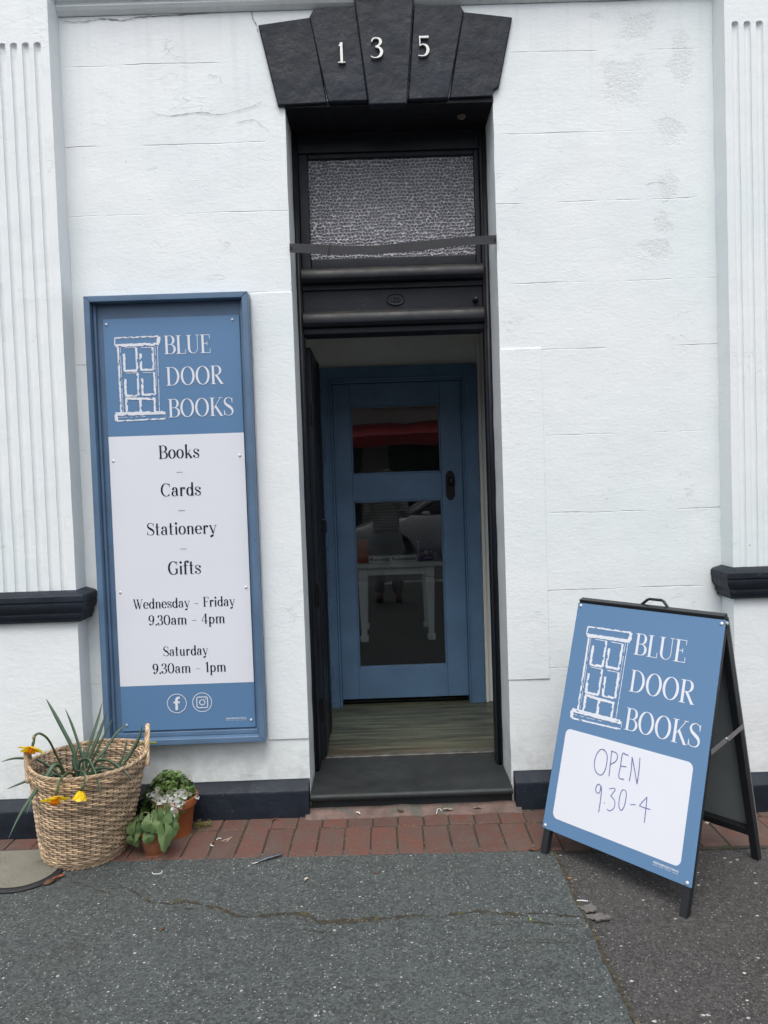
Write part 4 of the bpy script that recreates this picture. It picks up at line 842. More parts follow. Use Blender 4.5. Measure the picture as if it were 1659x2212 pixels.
for x, z in ((-.342, 2.481), (.539, 2.488)): MB().tube([(x, -.012, z), (x, -.019, z)], .005, 10).build('nail', M_IRON, strap)
# wasp nest under the lintel
ns = MB(); rn = random.Random(8); ns.sphere((.424, .10, 3.070), (.020, .018, .012), 22, 14)
ns.v = [(x+.003*nz(x*120, y*120, z*120), y+.003*nz(x*90, y*130, z*120), min(z+.003*nz(x*130, y*90, z*100), 3.0755)) for x, y, z in ns.v]
ns.build('wasp_nest', M_NEST, loc=(.424, .10, 3.07), label='small brown mud nest stuck under the black lintel', cat='nest', smooth=True)

# ================================================================== WICKER BASKET
rk = random.Random(21)
BC0, BA0, BB0, BC1, BA1, BB1, BROT, BZ = (-1.234, -.294), .158, .148, (-1.184, -.338), .218, .210, .32, .400
def bask(th, t, off=0.0):
    """point on the basket wall: th round, t 0 foot .. 1 rim"""
    e = t**.9; a = BA0+(BA1-BA0)*e+off; b = BB0+(BB1-BB0)*e+off; cx = BC0[0]+(BC1[0]-BC0[0])*t; cy = BC0[1]+(BC1[1]-BC0[1])*t
    if t < .06: a -= .010*(1-t/.06); b -= .010*(1-t/.06)
    x, y = a*math.cos(th), b*math.sin(th); c, s = math.cos(BROT), math.sin(BROT)
    dz = (.014*abs(math.cos(th))**5)*t*t
    return (cx+x*c-y*s, cy+x*s+y*c, .006+(BZ-.006)*t+dz)
basket = empty('wicker_basket', (-1.21, -.31, 0), 'tall woven wicker basket with looped handles holding drooping daffodils', 'basket')
NS, ROWS, NSEG = 52, 40, 312
wk = MB()
for i in range(ROWS):
    t = (i+.5)/ROWS; ph = rk.random()*.4; tone = rk.random()
    for dbl in (0, 1):
        pts = []; 
        for k in range(NSEG):
            th = 2*math.pi*k/NSEG
            ph_ = NS/4*th+math.pi*.5*(i % 2)+.35*nz(i*3.1, th*1.3, 2)+dbl*math.pi
            p = bask(th, t, .0034*math.cos(ph_)+.0008*nz(th*5, i, dbl)); pts.append((p[0], p[1], p[2]-.0022*math.sin(ph_)+.0010*nz(th*3, i*1.7, 3)))
        wk.tube(pts, .0030+.0004*rk.random(), 6, closed=True, col=min(1, max(0, tone+rk.gauss(0, .18))))
wk.build('weave', M_WICK, basket, smooth=True)
sk = MB()
for k in range(NS):
    th = 2*math.pi*(k+.0)/NS; sk.tube([bask(th, t/8, 0) for t in range(9)], .0038, 6, col=rk.random())
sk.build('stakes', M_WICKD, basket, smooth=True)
rm = MB()
for q in range(4):
    pts = []
    for k in range(300):
        th = 2*math.pi*k/300; a = NS/2*th*1.0+q*math.pi/2; p = bask(th, 1, .0048*math.cos(a)); pts.append((p[0], p[1], p[2]+.001+.0048*math.sin(a)))
    rm.tube(pts, .0031, 6, closed=True, col=rk.random())
rm.build('rim', M_WICK, basket, smooth=True)
ft = MB()
for q in range(2):
    pts = []
    for k in range(300):
        th = 2*math.pi*k/300; a = NS/2*th+q*math.pi; p = bask(th, 0, .004*math.cos(a)+.004); pts.append((p[0], p[1], .008+.004*math.sin(a)))
    ft.tube(pts, .004, 6, closed=True, col=rk.random())
ft.build('foot_rim', M_WICK, basket, smooth=True)
for sgn, hh_ in ((0, .088), (math.pi, .055)):
    hm = MB()
    for q in range(4):
        pts = []; rr = []
        for k in range(41):
            u = k/40; th = sgn+(-.30+.60*u); base = Vector(bask(th, 1.0, .002)); a = 9*u*math.pi+q*math.pi/2
            up = hh_*(math.sin(math.pi*u)**.75) - (.05*(1-math.sin(math.pi*u))); out = Vector((math.cos(sgn+BROT), math.sin(sgn+BROT), 0)); tan = Vector((-out.y, out.x, 0))
            p = base+Vector((0, 0, up))+out*(.006*math.cos(a)+.004)+tan*(.006*math.sin(a))*(.4+.6*abs(math.cos(math.pi*u)))+Vector((0, 0, .005*math.sin(a)*math.sin(math.pi*u))); pts.append(p)
        hm.tube(pts, .0046, 6, col=rk.random())
    hm.build('handle', M_WICK, basket, smooth=True)
bs = MB(); n = 48; bs.add([bask(2*math.pi*k/n, .02, -.006) for k in range(n)], [tuple(range(n))]); bs.build('base', M_WICKD, basket)
so = MB(); vs = [(BC0[0]+.035, BC0[1]-.03, .262)]; 
for r_i in (.35, .7, 1.0):
    for k in range(n): p = bask(2*math.pi*k/n, .62, -.012); c = vs[0]; vs.append((c[0]+(p[0]-c[0])*r_i, c[1]+(p[1]-c[1])*r_i, .252+.012*nz(p[0]*40*r_i, p[1]*40, 2)))
so.add(vs, [(0, 1+k, 1+(k+1) % n) for k in range(n)]+[(1+j*n+k, 1+(j+1)*n+k, 1+(j+1)*n+(k+1) % n, 1+j*n+(k+1) % n) for j in range(2) for k in range(n)]); so.build('soil', M_SOIL, basket, smooth=True)

# ------------------------------------------------------------------ daffodils
def ribbon(mb, pts, w, fold=.25, lat=None, col=.5, tip=1.0, base=.75, n=5, twist=0.0):
    P = catmull(pts, n); m = len(P); vs = []
    for i, p in enumerate(P):
        t = (P[min(i+1, m-1)]-P[max(i-1, 0)]).normalized(); u = i/(m-1)
        l = (lat or t.cross(Vector((0.05, -1, .15)))); l = (l-t*l.dot(t)); l = l.normalized() if l.length > 1e-4 else t.orthogonal().normalized()
        nn = l.cross(t).normalized()
        if twist: a = twist*u; l, nn = l*math.cos(a)+nn*math.sin(a), nn*math.cos(a)-l*math.sin(a)
        ww = w*min(1, base+(1-base)*u*4)*(1-tip*max(0, (u-.62)/.38)**2.2)*.5+.0004
        vs += [p-l*ww+nn*ww*fold, p-nn*ww*fold*.6, p+l*ww+nn*ww*fold, p+nn*.0008]
    mb.add(vs, [(4*i+a, 4*i+4+a, 4*i+4+b, 4*i+b) for i in range(m-1) for a, b in ((0, 1), (1, 2), (2, 3), (3, 0))], col=col)
    return mb
def at_depth(x, z, y0, y1): s = (3.25+y1)/(3.25+y0); return (x*s, y1, 1.45+(z-1.45)*s)      # the same bearing, nearer or farther
daff = empty('daffodil_clump', (-1.22, -.30, .25), 'clump of yellow daffodils with long blue green leaves in the wicker basket', 'plant')
LV = [([(-1.407,.608),(-1.376,.546),(-1.342,.474),(-1.308,.397),(-1.286,.308),(-1.27,.255)], -.2, -.22, -.29, .019), ([(-1.33,.564),(-1.308,.506),(-1.29,.445),(-1.267,.351),(-1.256,.26)], -.2, -.22, -.30, .015),
 ([(-1.187,.579),(-1.207,.509),(-1.231,.444),(-1.263,.362),(-1.282,.296),(-1.285,.25)], -.17, -.17, -.27, .017), ([(-1.17,.538),(-1.198,.464),(-1.228,.394),(-1.271,.307),(-1.275,.255)], -.17, -.18, -.30, .018),
 ([(-1.15,.509),(-1.184,.446),(-1.233,.354),(-1.269,.283),(-1.272,.25)], -.15, -.20, -.28, .012), ([(-1.075,.492),(-1.123,.455),(-1.169,.391),(-1.214,.338),(-1.235,.25)], -.2, -.22, -.30, .014),
 ([(-1.01,.491),(-1.025,.437),(-1.066,.368),(-1.1,.32),(-1.13,.25)], -.22, -.24, -.31, .017), ([(-1.553,.387),(-1.496,.4),(-1.413,.392),(-1.363,.361),(-1.323,.322),(-1.30,.25)], -.3, -.33, -.32, .014),
 ([(-1.513,.294),(-1.445,.32),(-1.382,.342),(-1.331,.348),(-1.29,.33),(-1.26,.26)], -.35, -.46, -.34, .014), ([(-1.458,.147),(-1.411,.234),(-1.364,.302),(-1.306,.375),(-1.269,.424),(-1.24,.41),(-1.225,.33),(-1.22,.25)], -.46, -.57, -.36, .019),
 ([(-1.404,.22),(-1.378,.286),(-1.351,.33),(-1.31,.365),(-1.27,.36),(-1.25,.26)], -.42, -.55, -.34, .013), ([(-1.239,.446),(-1.26,.389),(-1.261,.357),(-1.245,.31),(-1.235,.25)], -.3, -.30, -.32, .019),
 ([(-1.109,.263),(-1.125,.353),(-1.142,.404),(-1.159,.43),(-1.19,.415),(-1.205,.33),(-1.21,.25)], -.42, -.56, -.34, .016), ([(-1.054,.35),(-1.1,.363),(-1.153,.362),(-1.19,.33),(-1.20,.25)], -.35, -.42, -.32, .014),
 ([(-.995,.316),(-1.043,.37),(-1.102,.408),(-1.15,.39),(-1.17,.25)], -.38, -.50, -.33, .013), ([(-1.08,.335),(-1.104,.356),(-1.134,.363),(-1.17,.34),(-1.185,.25)], -.38, -.45, -.34, .013),
 ([(-1.35,.36),(-1.33,.33),(-1.30,.26)], -.3, -.30, -.31, .015), ([(-1.15,.40),(-1.17,.35),(-1.20,.25)], -.25, -.25, -.29, .012), ([(-1.08,.43),(-1.10,.36),(-1.15,.25)], -.2, -.22, -.28, .010), ([(-1.22,.43),(-1.222,.36),(-1.23,.25)], -.3, -.26, -.30, .014)]
for pts, ym, yt, yb_, w in LV:
    m = len(pts)-1; P = []
    for i, (x, z) in enumerate(pts):
        u = i/m; y = yt+(yb_-yt)*u; P.append(at_depth(x, z, ym, y))
    ribbon(MB(), P[::-1], w*.74, fold=.30, col=rk.random(), twist=rk.uniform(-.5, .5)).build('leaf', M_DAFF, daff, smooth=True)
def petal(mb, c, ax, side, r, w, open_, curl, col, n=7):
    """one petal from c; ax flower axis, side radial direction; open_ angle from the axis"""
    lat = ax.cross(side).normalized(); rows = []
    for i in range(n+1):
        u = i/n; a = open_+curl*u; d = ax*math.cos(a)+side*math.sin(a); p = c+side*.004+(ax*math.cos(open_+curl*u*.5)+side*math.sin(open_+curl*u*.5))*r*u
        nn = d.cross(lat).normalized(); ww = w*(math.sin(math.pi*min(1, .12+.80*u))**.8)*(1 if u < .97 else .25)
        rows += [p-lat*ww+nn*ww*.25, p-nn*ww*.04, p+lat*ww+nn*ww*.25]
    mb.add(rows, [(3*i+k, 3*i+3+k, 3*i+4+k, 3*i+1+k) for i in range(n) for k in (0, 1)], col=col)
def daffodil(stem, c, ax, r, open_, curl, trump, tm, rot=0.3, spathe=None):
    c = Vector(c); ax = Vector(ax).normalized(); s0 = ax.orthogonal().normalized(); s1 = ax.cross(s0)
    sm_ = MB(); P = catmull(stem, 6); sm_.tube(P, [.0036+.0012*(i/len(P)) for i in range(len(P))], 8, col=rk.random()); e = Vector(P[-1])
    sm_.tube([e, e+(c-e)*.5, c], [.0045, .0062, .0045], 8, col=.9)                                    # green ovary behind the petals
    sm_.build('stem', M_DSTEM, daff, smooth=True)
    mb = MB()
    for k in range(6):
        a = rot+k*math.pi/3; petal(mb, c+ax*(.001*(k % 2)), ax, s0*math.cos(a)+s1*math.sin(a), r*rk.uniform(.94, 1.06), r*.41, open_+rk.uniform(-.12, .12), curl+rk.uniform(-.2, .2), rk.random())
    fl = mb.build('flower', M_PETAL, daff, smooth=True)
    tb = MB(); L, rad = trump; rows = []; n = 30
    for j in range(7):
        u = j/6; rr = rad*(.55+.30*u+.25*u**4); 
        for k in range(n):
            a = 2*math.pi*k/n; q = rr*(1+(.10*math.sin(9*a)*u**3)); rows.append(c+ax*(L*u+(.002*math.sin(11*a) if j == 6 else 0))+(s0*math.cos(a)+s1*math.sin(a))*q)
    tb.add(rows, [(j*n+k, j*n+(k+1) % n, (j+1)*n+(k+1) % n, (j+1)*n+k) for j in range(6) for k in range(n)], col=rk.random()); tb.build('trumpet', tm, fl, smooth=True)
    if spathe:
        ribbon(MB(), spathe, .009, fold=.4).build('spathe', M_SPATHE, daff, smooth=True)
A = lambda x, z, y0, y1: Vector(at_depth(x, z, y0, y1))
daffodil([A(-1.29, .25, -.3, -.32), A(-1.302, .327, -.3, -.33), A(-1.334, .412, -.3, -.36), A(-1.362, .472, -.3, -.40), A(-1.392, .496, -.3, -.42), A(-1.412, .490, -.3, -.43), A(-1.418, .470, -.3, -.44)], A(-1.426, .445, -.3, -.44), (-.10, -.50, -.84), .047, 1.20, .25, (.025, .0160), M_TRUMP, .2, [A(-1.405, .493, -.3, -.42), A(-1.417, .487, -.3, -.435), A(-1.421, .470, -.3, -.44)])
daffodil([A(-1.20, .25, -.45, -.33), A(-1.20, .37, -.45, -.36), A(-1.218, .388, -.45, -.44), A(-1.238, .379, -.45, -.53), A(-1.258, .357, -.45, -.57), A(-1.264, .335, -.45, -.585)], A(-1.262, .312, -.48, -.585), (.08, -.52, -.82), .049, 1.20, .25, (.027, .0170), M_TRUMP, .5, [A(-1.25, .370, -.45, -.55), A(-1.262, .352, -.45, -.575), A(-1.268, .335, -.45, -.585)])
daffodil([A(-1.20, .25, -.45, -.32), A(-1.195, .385, -.45, -.36), A(-1.178, .394, -.45, -.44), A(-1.162, .388, -.45, -.52), A(-1.158, .365, -.45, -.56), A(-1.162, .345, -.45, -.57)], A(-1.166, .330, -.48, -.57), (-.10, -.18, -1), .040, .62, .12, (.030, .012), M_PETAL, .1, [A(-1.157, .378, -.45, -.55), A(-1.152, .362, -.45, -.565), A(-1.160, .342, -.45, -.572)])
MB().tube([tuple(A(x, z, -.22, y)) for x, z, y in ((-1.15, .25, -.30), (-1.121, .332, -.29), (-1.066, .373, -.27), (-1.032, .405, -.26), (-1.005, .414, -.25))], .0032, 8, col=.6).build('stem', M_DSTEM, daff, smooth=True)
MB().tube([tuple(A(x, z, -.22, -.25)) for x, z in ((-1.006, .415), (-.995, .4155), (-.978, .4155), (-.960, .415), (-.950, .4148))], [.0035, .0058, .0064, .0052, .0015], 10, col=.4).build('bud', M_BUD, daff, smooth=True)

# ================================================================== POTS AND THEIR PLANTS
bp = MB().lathe((-.905, -.158, 0), [(.050, .002), (.062, .003), (.0635, .008), (.080, .126), (.0815, .1265), (.088, .128), (.0895, .134), (.0935, .164), (.0925, .168), (.0895, .168), (.0875, .160), (.084, .150)], 56)
bigpot = bp.build('flower_pot', M_TERRA, loc=(-.905, -.158, 0), label='larger smooth orange flower pot of white violas against the black plinth', cat='flower pot', smooth=True)
def soil_disc(c, r, name, parent, bump_=.01):
    mb = MB(); n = 28; vs = [(c[0], c[1], c[2]+bump_)]
    for j in range(1, 5):
        for k in range(n): a = 2*math.pi*k/n; q = r*j/4; x, y = c[0]+q*math.cos(a), c[1]+q*math.sin(a); vs.append((x, y, c[2]+bump_*(1-(j/4)**2)+.006*nz(x*60, y*60, 1)*(j < 4)))
    mb.add(vs, [(0, 1+k, 1+(k+1) % n) for k in range(n)]+[(1+j*n+k, 1+(j+1)*n+k, 1+(j+1)*n+(k+1) % n, 1+j*n+(k+1) % n) for j in range(3) for k in range(n)]); return mb.build(name, M_SOIL, parent, smooth=True)
soil_disc((-.905, -.158, .150), .0845, 'soil', bigpot)
viola = empty('viola_plant', (-.905, -.158, .15), 'bushy green plant with many small white flowers in the larger orange pot', 'plant')
rv = random.Random(31); vl = MB(); vd = MB()
def disc_leaf(mb, c, nrm, r, col, elong=1.25, cup=.3, n=8, notch=False, axis=None):
    nrm = Vector(nrm).normalized(); s0 = (axis - nrm*axis.dot(nrm)) if axis else nrm.orthogonal(); s0 = s0.normalized(); s1 = nrm.cross(s0); c = Vector(c); vs = [c-nrm*r*cup*.5]
    for j in (.55, 1.0):
        for k in range(n):
            a = 2*math.pi*k/n; q = r*j*(1 - (.18 if (notch and k == 0) else 0)); vs.append(c+s0*math.cos(a)*q*elong+s1*math.sin(a)*q+nrm*(r*cup*(j*j-.5)*(.6+.8*math.sin(a)**2)))
    mb.add(vs, [(0, 1+k, 1+(k+1) % n) for k in range(n)]+[(1+k, 1+n+k, 1+n+(k+1) % n, 1+(k+1) % n) for k in range(n)], col=col)
for i in range(620):
    a = rv.random()*6.283; q = math.sqrt(rv.random()); e = rv.random()**.5; x = -.918+.093*q*math.cos(a); y = -.150+.085*q*math.sin(a); hz = .105*math.sqrt(max(0, 1-q*q))*(1-.25*math.cos(a)*q)
    z = .158+hz*e+rv.gauss(0, .004); d = Vector((x+.918, y+.15, (z-.15)*1.2)); d = d+Vector((rv.gauss(0, .06), rv.gauss(0, .06), rv.gauss(0, .05)))
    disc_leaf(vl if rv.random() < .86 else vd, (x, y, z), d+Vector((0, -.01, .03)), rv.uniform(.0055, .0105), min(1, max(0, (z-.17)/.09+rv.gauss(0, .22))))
for i in range(170):                                                # the side trailing over the left rim
    t = rv.random(); x = -1.000-.012*t+rv.gauss(0, .010); y = -.185+rv.gauss(0, .022); z = .20-.105*t+rv.gauss(0, .008)
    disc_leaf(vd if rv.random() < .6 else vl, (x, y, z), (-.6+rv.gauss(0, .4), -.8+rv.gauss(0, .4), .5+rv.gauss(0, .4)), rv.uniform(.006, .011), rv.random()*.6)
for i in range(70):
    x = rv.uniform(-.98, -.85); y = -.225+rv.gauss(0, .012); z = rv.uniform(.125, .185)
    disc_leaf(vl, (x, y, z), (rv.gauss(0, .4), -1+rv.gauss(0, .3), .5+rv.gauss(0, .4)), rv.uniform(.005, .009), rv.random()*.7)
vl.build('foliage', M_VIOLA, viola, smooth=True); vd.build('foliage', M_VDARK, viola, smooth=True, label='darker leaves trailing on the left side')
vs_ = MB()
for i in range(40):
    a = rv.random()*6.28; q = rv.random()*.07; x, y = -.915+q*math.cos(a), -.155+q*math.sin(a); vs_.tube([(x*.6-.905*.4, y*.6-.158*.4, .152), (x, y, .19), (x+rv.gauss(0, .01), y+rv.gauss(0, .01), .235)], .0009, 5)
for x, z in ((-.826, .262), (-.835, .270), (-.842, .258), (-.945, .255), (-.93, .27)):
    vs_.tube([(x-.01, -.16, z-.05), (x, -.165, z)], .0008, 5); 
vs_.build('stems', M_WSTEM, viola)
FL = [(-.944,.208),(-.938,.187),(-.919,.194),(-.90,.227),(-.88,.229),(-.846,.228),(-.819,.216),(-.868,.197),(-.843,.183),(-.875,.164),(-.882,.146),(-.908,.136),(-.90,.123),(-.889,.121),(-.857,.173),(-.89,.172),(-.98,.214),(-.944,.238),(-.909,.204),(-.784,.199),(-.87,.18),(-.955,.195),(-.93,.215),(-.915,.178),(-.862,.212),(-.852,.165),(-.885,.186),(-.897,.158),(-.835,.205),(-.96,.222),(-.893,.205),(-.87,.15)]
for i, (x, z) in enumerate(FL):
    y0 = -.26; y = -.245 if z > .16 else -.255
    if z > .21: y = -.215
    if i == 19: y = -.19
    c = A(x, z, y0, y); small = i in (16, 17, 19, 15); r = .008 if small else rv.uniform(.0115, .0145); ax = Vector((rv.gauss(0, .35), -.85, -.35+rv.gauss(0, .3))).normalized(); s0 = ax.orthogonal().normalized(); s1 = ax.cross(s0); mb = MB()
    for k in range(5):
        a = k*1.2566+rv.random()*.3; petal(mb, c+ax*.0004*k, ax, s0*math.cos(a)+s1*math.sin(a), r*rv.uniform(.85, 1.15), r*.66, rv.uniform(.85, 1.3), .25, rv.random(), 4)
    mb.tube([c-ax*.004, c-ax*.012+Vector((0, .004, .010)), Vector((c.x*.7-.905*.3, -.19, c.z+.012))], .0009, 5, mi=1)
    mb.build('flower', [M_CREAMP if i in (4, 6, 15) else M_WHITEP, M_WSTEM], viola, smooth=True)
# small clay pot, rim chipped and stained, with a wilted plant
spm = MB().lathe((-.944, -.330, 0), [(.030, .001), (.0365, .002), (.0385, .009), (.0375, .0125), (.0395, .0145), (.0560, .086), (.0590, .094), (.0615, .104), (.0600, .107), (.0565, .106), (.0535, .096)], 48)
smallpot = spm.build('flower_pot', M_TERRA2, loc=(-.944, -.330, 0), label='small stained clay flower pot half hidden by wilted hanging leaves', cat='flower pot', smooth=True)
soil_disc((-.944, -.330, .094), .0535, 'soil', smallpot, .006)
wilt = empty('wilted_plant', (-.944, -.330, .09), 'wilted plant with drooping rounded green leaves in the small clay pot', 'plant')
WL = [(-.98,.158,.016,-.37),(-1.02,.102,.022,-.37),(-1.006,.079,.026,-.38),(-.981,.101,.024,-.395),(-.94,.104,.031,-.41),(-.919,.151,.018,-.35),(-.885,.140,.029,-.385),(-.848,.136,.019,-.345),(-.852,.114,.018,-.36),(-.858,.089,.023,-.375),(-.906,.092,.019,-.405),(-.889,.052,.031,-.415),(-.955,.065,.020,-.40),(-1.015,.050,.023,-.365),(-.899,.170,.019,-.34),(-.995,.130,.020,-.36),(-.93,.165,.013,-.35),(-.965,.125,.017,-.36)]
for i, (x, z, r, y) in enumerate(WL):
    r *= 1.22
    c = A(x, z, -.37, y); top = c+Vector((0, 0, r*1.05)); ctr = Vector((-.944+rv.gauss(0, .012), -.330+rv.gauss(0, .01), .098)); mb = MB()
    out = Vector((c.x+.944, c.y+.33, 0)); o_ = out.normalized() if out.length > .01 else Vector((0, -1, 0)); nr = (o_*.9+Vector((rv.gauss(0, .30), -.60+rv.gauss(0, .2), .42+rv.gauss(0, .28)))).normalized()
    # kidney-shaped limp leaf hanging from its top edge, with folded pleats
    lat = Vector((0, 0, 1)).cross(nr).normalized(); dn = nr.cross(lat); dn = dn if dn.z < 0 else -dn; rows = []; n = 16; J = 5; long_ = 1.55 if i == 11 else (1.0+.15*rv.random()); f0 = rv.random()*6
    for j in range(J+1):
        u = j/J
        for k in range(n+1):
            a = -2.85+5.7*k/n; rad = r*u*(1+.10*math.cos(3*a+f0)+.04*math.cos(9*a)); fold = .20*r*u*math.cos(2.5*a+f0)+.14*r*u*u*abs(math.sin(a))
            rows.append(top+dn*(r*.85*long_*(0 if u == 0 else 0)+rad*math.cos(a)*long_+r*.55*u*0)+lat*rad*math.sin(a)*.92*(1-.18*(long_ > 1.4))+nr*(fold-.16*r*(u*u)))
    mb.add(rows, [(j*(n+1)+k, j*(n+1)+k+1, (j+1)*(n+1)+k+1, (j+1)*(n+1)+k) for j in range(J) for k in range(n)], col=min(1, max(0, rv.gauss(.5, .3))))
    lf_ = mb.build('leaf', M_WILT, wilt, smooth=True)
    mid = (ctr+top)/2+Vector((0, -.004, .028+.02*rv.random()+max(0, .02-(top.z-ctr.z)*.2))); MB().tube(catmull([ctr, ctr*.6+mid*.4+Vector((0, 0, .016)), mid, top*.75+mid*.25+Vector((0, 0, .008)), top], 5), .0013, 6).build('stalk', M_WSTEM, lf_, smooth=True)
MB().tube(catmull([(-.938, -.330, .098), (-.935, -.332, .143), (-.932, -.332, .184), (-.925, -.332, .235), (-.919, -.330, .268)], 4), .0019, 7).build('flower_stalk', M_WSTEM, wilt, smooth=True)
MB().tube(catmull([(-.935, -.330, .098), (-.919, -.332, .148), (-.90, -.332, .188), (-.882, -.330, .224)], 4), .0016, 7).build('flower_stalk', M_WSTEM, wilt, smooth=True)

# ================================================================== MAT AND LITTER ON THE GROUND
def rounded(x0, x1, y0, y1, r, n=10):
    q = []
    for cx, cy, a0 in ((x1-r, y1-r*.6, 0), (x0+r, y1-r*.6, 90), (x0+r, y0+r, 180), (x1-r, y0+r, 270)):
        for k in range(n+1): t = R(a0+90*k/n); q.append((cx+r*math.cos(t), cy+(r*.6 if a0 < 180 else r)*math.sin(t)))
    return q
mo = rounded(-2.15, -1.262, -.592, -.268, .145); mi_ = rounded(-2.13, -1.284, -.570, -.284, .128)
mm = MB(); mm.prism(mo, lambda a, b: (a, b, .012), lambda a, b: (a, b, .0035)); dm = mm.build('door_mat', M_RUBBER, loc=(-1.7, -.43, 0), label='grey mat with black rubber edge lying left of the basket', cat='mat', bevel=.003)
MB().prism(mi_, lambda a, b: (a, b, .0165), lambda a, b: (a, b, .0125)).build('mat_pile', M_MAT, dm, bevel=.002)
rl = random.Random(41)
def dead_leaf(x, y, L, W, ang, m, label, z=.006, curl=.35, name='fallen_leaf', cat='leaf', group=None, seg=9):
    mb = MB(); c, s = math.cos(ang), math.sin(ang); rows = []; ph = rl.random()*6
    for i in range(seg+1):
        u = i/seg; w = W*math.sin(math.pi*min(1, u*.93+.05))**.8*(1+.15*rl.uniform(-1, 1)); a = (u-.5)*L; h = curl*L*.35*(u-.5)**2*2+.002*math.sin(5*u+ph)
        for v in (-1, 0, 1): b = v*w/2; rows.append((x+a*c-b*s, y+a*s+b*c, z+h+curl*abs(v)*w*.4+.0015*math.sin(ph+9*u+v)))
    mb.add(rows, [(3*i+k, 3*i+3+k, 3*i+4+k, 3*i+1+k) for i in range(seg) for k in (0, 1)])
    o = mb.build(name, m, loc=(x, y, 0), label=label, cat=cat, group=group, smooth=True); md = o.modifiers.new('th', 'SOLIDIFY'); md.thickness = .0008; return o
dead_leaf(-.676, -.245, .058, .020, .75, M_LEAFP, 'pale tan leaf on the front bricks right of the pots', group='fallen leaves on the pavement')
dead_leaf(-1.275, -.528, .055, .030, .9, M_LEAFB, 'curled brown leaf caught against the black edge of the mat', group='fallen leaves on the pavement', curl=.6)
dead_leaf(-1.255, -.500, .05, .016, 1.0, mat('rust_leaf', (.24, .075, .03), .8, var=(60, .4)), 'narrow rust red leaf beside the mat under the basket', group='fallen leaves on the pavement', curl=.5, z=.012)
dead_leaf(-.315, -.569, .028, .012, 1.2, M_LEAFP, 'small pale pink leaf on grey asphalt below the left plinth', group='fallen leaves on the pavement')
dead_leaf(-.054, -.541, .026, .010, .3, M_LEAFB, 'small brown leaf on grey asphalt in front of the doorstep', group='fallen leaves on the pavement')
dead_leaf(-.764, -.848, .020, .014, .9, M_LEAFB, 'small dark brown leaf flat on the asphalt near the long crack', group='fallen leaves on the pavement', curl=.1)
dead_leaf(.048, -.062, .030, .012, -.1, M_LEAFB, 'curled dark brown leaf on the brick edge under the doorstep', group='fallen leaves on the pavement', z=.02, curl=.7)
dead_leaf(-.505, -.075, .032, .016, .3, M_LEAFB, 'red brown leaf against the black plinth left of the doorstep', group='fallen leaves on the pavement', curl=.6)
dead_leaf(.641, -.629, .020, .012, .5, mat('amber_leaf', (.32, .16, .07), .8), 'amber leaf scrap lying on the asphalt seam', group='fallen leaves on the pavement')
dead_leaf(.451, -.870, .016, .006, 1.1, mat('green_leaf', (.22, .30, .08), .6), 'tiny fresh green leaf on asphalt beside the crack', group='fallen leaves on the pavement', curl=.2)
dead_leaf(.255, -.066, .045, .014, .05, mat('straw_leaf', (.33, .31, .24), .8, var=(60, .3)), 'long straw coloured leaf under the right half of the doorstep', group='fallen leaves on the pavement', z=.022)
dead_leaf(.385, -.060, .040, .010, -.05, mat('buff_leaf', (.24, .20, .15), .8, var=(60, .3)), 'buff leaf lying under the right corner of the doorstep', group='fallen leaves on the pavement', z=.022)
dead_leaf(1.315, -.245, .035, .016, .4, mat('grey_leaf', (.40, .38, .30), .8, var=(60, .3)), 'pale grey leaf on the bricks behind the pavement sign', group='fallen leaves on the pavement')
dead_leaf(.56, -.415, .05, .024, .3, M_LEAFB, 'brown leaf on the bricks by the left foot of the pavement sign', group='fallen leaves on the pavement', curl=.5)
def bark(x, y, L, W, ang, label):
    c, s = math.cos(ang), math.sin(ang); n = 40; top = []
    for k in range(n):
        a = 2*math.pi*k/n; q = .72+.55*nz(math.cos(a)*2.1+x*9, math.sin(a)*2.1, 3)+.22*nz(math.cos(a)*7, math.sin(a)*7, x*30); p, r = L/2*math.cos(a)*q, W/2*math.sin(a)*q; top.append((x+p*c-r*s, y+p*s+r*c))
    mb = MB(); mb.prism(top, lambda a, b: (a, b, .011+.004*nz(a*50, b*50, 1)), lambda a, b: (a, b, .0055)); mb.build('bark_piece', M_BARK, loc=(x, y, 0), label=label, cat='bark', group='bark on the asphalt seam', bevel=.001)
bark(.653, -.826, .075, .050, -.2, 'broad grey bark flake on the seam, farther from the camera'); bark(.672, -.878, .105, .046, .05, 'long ragged grey bark flake on the seam, nearer the camera')
fe = MB(); P = catmull([(-.518, -.437, .006), (-.49, -.420, .010), (-.455, -.404, .012), (-.424, -.391, .013)], 6); vs = []; m = len(P)
for i, p in enumerate(P):
    u = i/(m-1); w = .0115*math.sin(math.pi*(u*.9+.06))**.8*(1+.12*nz(u*30, 1, 2)); t = (P[min(i+1, m-1)]-P[max(0, i-1)]).normalized(); l = Vector((-t.y, t.x, 0)); vs += [p-l*w*.75+Vector((0, 0, .003)), p, p+l*w+Vector((0, 0, .004))]
fe.add(vs, [(3*i+k, 3*i+3+k, 3*i+4+k, 3*i+1+k) for i in range(m-1) for k in (0, 1)]); fo = fe.build('feather', M_FEATH, loc=(-.47, -.41, 0), label='blue grey feather with white tip on the edge of the bricks', cat='feather', smooth=True); fo.modifiers.new('th', 'SOLIDIFY').thickness = .0006
MB().tube([p+Vector((0, 0, .001)) for p in P], [.0007*(1-.7*i/m) for i in range(m)], 6).build('shaft', M_FEATHW, fo)
MB().prism([(-.524+.013*math.cos(2*math.pi*k/10), -.441+.0045*math.sin(2*math.pi*k/10)+.5*.013*math.cos(2*math.pi*k/10)) for k in range(10)], lambda a, b: (a, b, .0085), lambda a, b: (a, b, .0075)).build('tip', M_FEATHW, fo)
